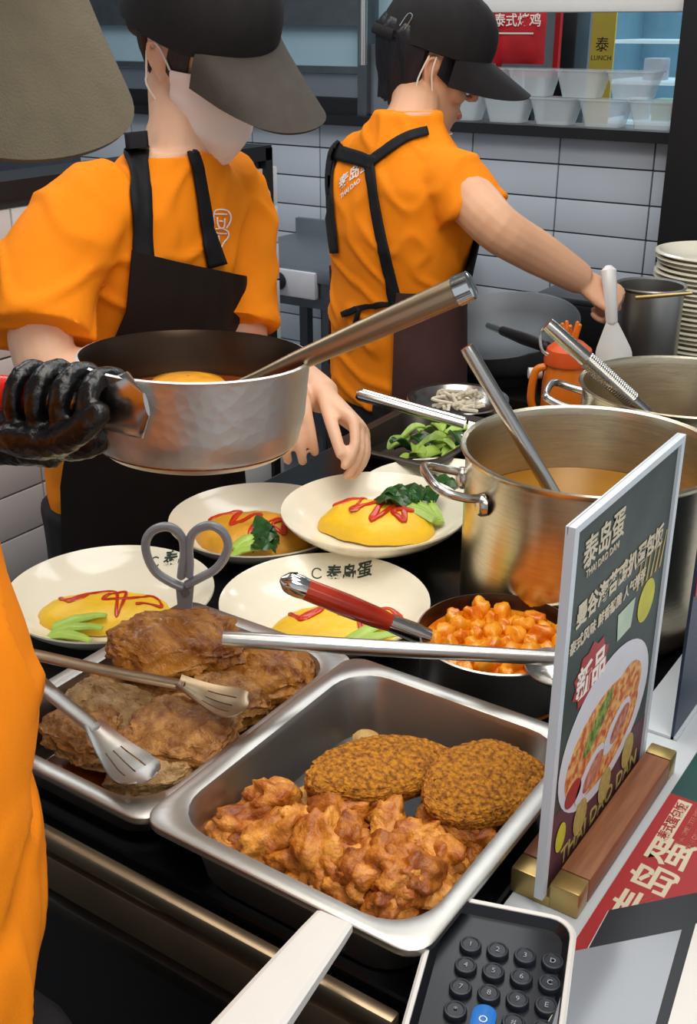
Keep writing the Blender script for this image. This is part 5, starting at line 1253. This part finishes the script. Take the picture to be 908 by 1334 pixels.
lw3 = P(-34, 566, d=1.075); le3 = ls3 * .5 + lw3 * .5 + V((-.09, -.03, -.13))
limb(mb, [ls3, ls3.lerp(le3, .5), le3, le3.lerp(lw3, .5), lw3, P(20, 560, d=1.06)], [.050, .046, .041, .037, .027, .026])
rw3 = P(-120, 838, d=1.04); re3 = rs * .5 + rw3 * .5 + V((-.06, -.07, -.14))
limb(mb, [rs, rs.lerp(re3, .5), re3, re3.lerp(rw3, .5), rw3], [.050, .046, .041, .037, .027])
hand(mb, rw3, (P(-60, 838, d=1.06) - rw3), V((0, 0, 1)), r3, ((.9, 1.0, .6),) * 4, thumb=(.5, .5))
w3 = fuse('person', mb, 'skin', .0042, None, 4, origin=(T3[0][1].x, T3[0][1].y, 0))
tag(w3, 'worker cut off by the left edge, khaki visor, orange shirt, black glove gripping the pan', 'person')
mb = MB(); torso(mb, T3, f3, l3)
for s0, el in ((rs, re3), (ls3, le3)):
    mb.tube(spline([cc + (s0 - cc - V((0, 0, 1.30))) * .5 + V((0, 0, 1.30)), s0, s0.lerp(el, .85)], 4), [lerp(.062, .070, i / 8) for i in range(9)], 22)
sh3 = fuse('shirt', mb, 'orange_shirt', .006, w3, 3, wrinkle(8.3, .014))
lower(w3, T3[0][1] + RT * .02, l3, f3, .74)
c3, v3f, _ = cap(w3, H3, fr3, 'cap_black', 'visor_khaki', 1.16, droop=.003, dip=.034, va=.86, el=.083)
b = MB()
for k in range(6): b.tube([v3f(.08 + .84 * i / 24, .30 + .12 * k) + U_ * .0006 for i in range(25)], .0007, 5)
b.build('stitching', 'visor_khaki', c3)
hairshell(w3, H3, fr3, 'hair', -.055, .06, math.radians(102), math.radians(258), .014, 7.0)
for s in (-1, 1):
    MB().ell(H3 + F_ * .086 + L_ * (s * .031) + U_ * .013, (F_ * .006, L_ * .011, U_ * .005), 12, 8).build('eye', 'black_plastic', w3)
# glove closed round the handle
ga, gb = P(150, 530, d=.985), P(40, 517, d=1.018); gd = (gb - ga).normalized()
gc = -FW; gc = (gc - gd * gc.dot(gd)).normalized(); gu = gd.cross(gc); gu = gu if gu.z > 0 else -gu
mb = MB()
for k in range(4):
    ctr = ga.lerp(gb, .06 + .29 * k); rr = (.0255, .027, .0265, .025)[k]; fr_ = (.0108, .0112, .011, .0098)[k]
    pts = [ctr + gc * (rr * math.cos(a)) + gu * (rr * math.sin(a)) + gd * (.010 * (i / 9)) for i, a in enumerate([math.radians(lerp(190, -75, i / 9)) for i in range(10)])]
    mb.tube(spline(pts, 2), [lerp(fr_ * 1.1, fr_ * .85, i / 18) for i in range(19)], 10, rnd=True)
pc_ = ga.lerp(gb, .55) - gc * .020 - gu * .020 + gd * .01
mb.ell(pc_, (gd * .052, gu * .034, gc * .020), 20, 14)
mb.ell(ga.lerp(gb, .75) - gu * .040 + gc * .006 + gd * .012, (gd * .046, gu * .017, gc * .026), 20, 12)
mb.tube(spline([ga.lerp(gb, .75) - gu * .034 - gc * .012 + gd * .02, ga.lerp(gb, .45) - gu * .036 + gc * .016, ga.lerp(gb, .12) - gu * .022 + gc * .026, ga.lerp(gb, -.05) - gu * .006 + gc * .026], 4), [lerp(.017, .0105, i / 12) for i in range(13)], 12, rnd=True)
mb.tube([pc_ + gd * .02 - gu * .008, lerp(pc_, lw3, .6), lw3, lw3 + (lw3 - pc_) * .4], [(.036, .022), (.034, .024), (.031, .027), (.033, .030)], 20)
gl = fuse('glove', mb, 'glove', .0028, w3, 3, lambda p, n: .0012 * noise.noise(p * 90) + .0008 * noise.noise(p * 190)); gl['label'] = 'black disposable glove'
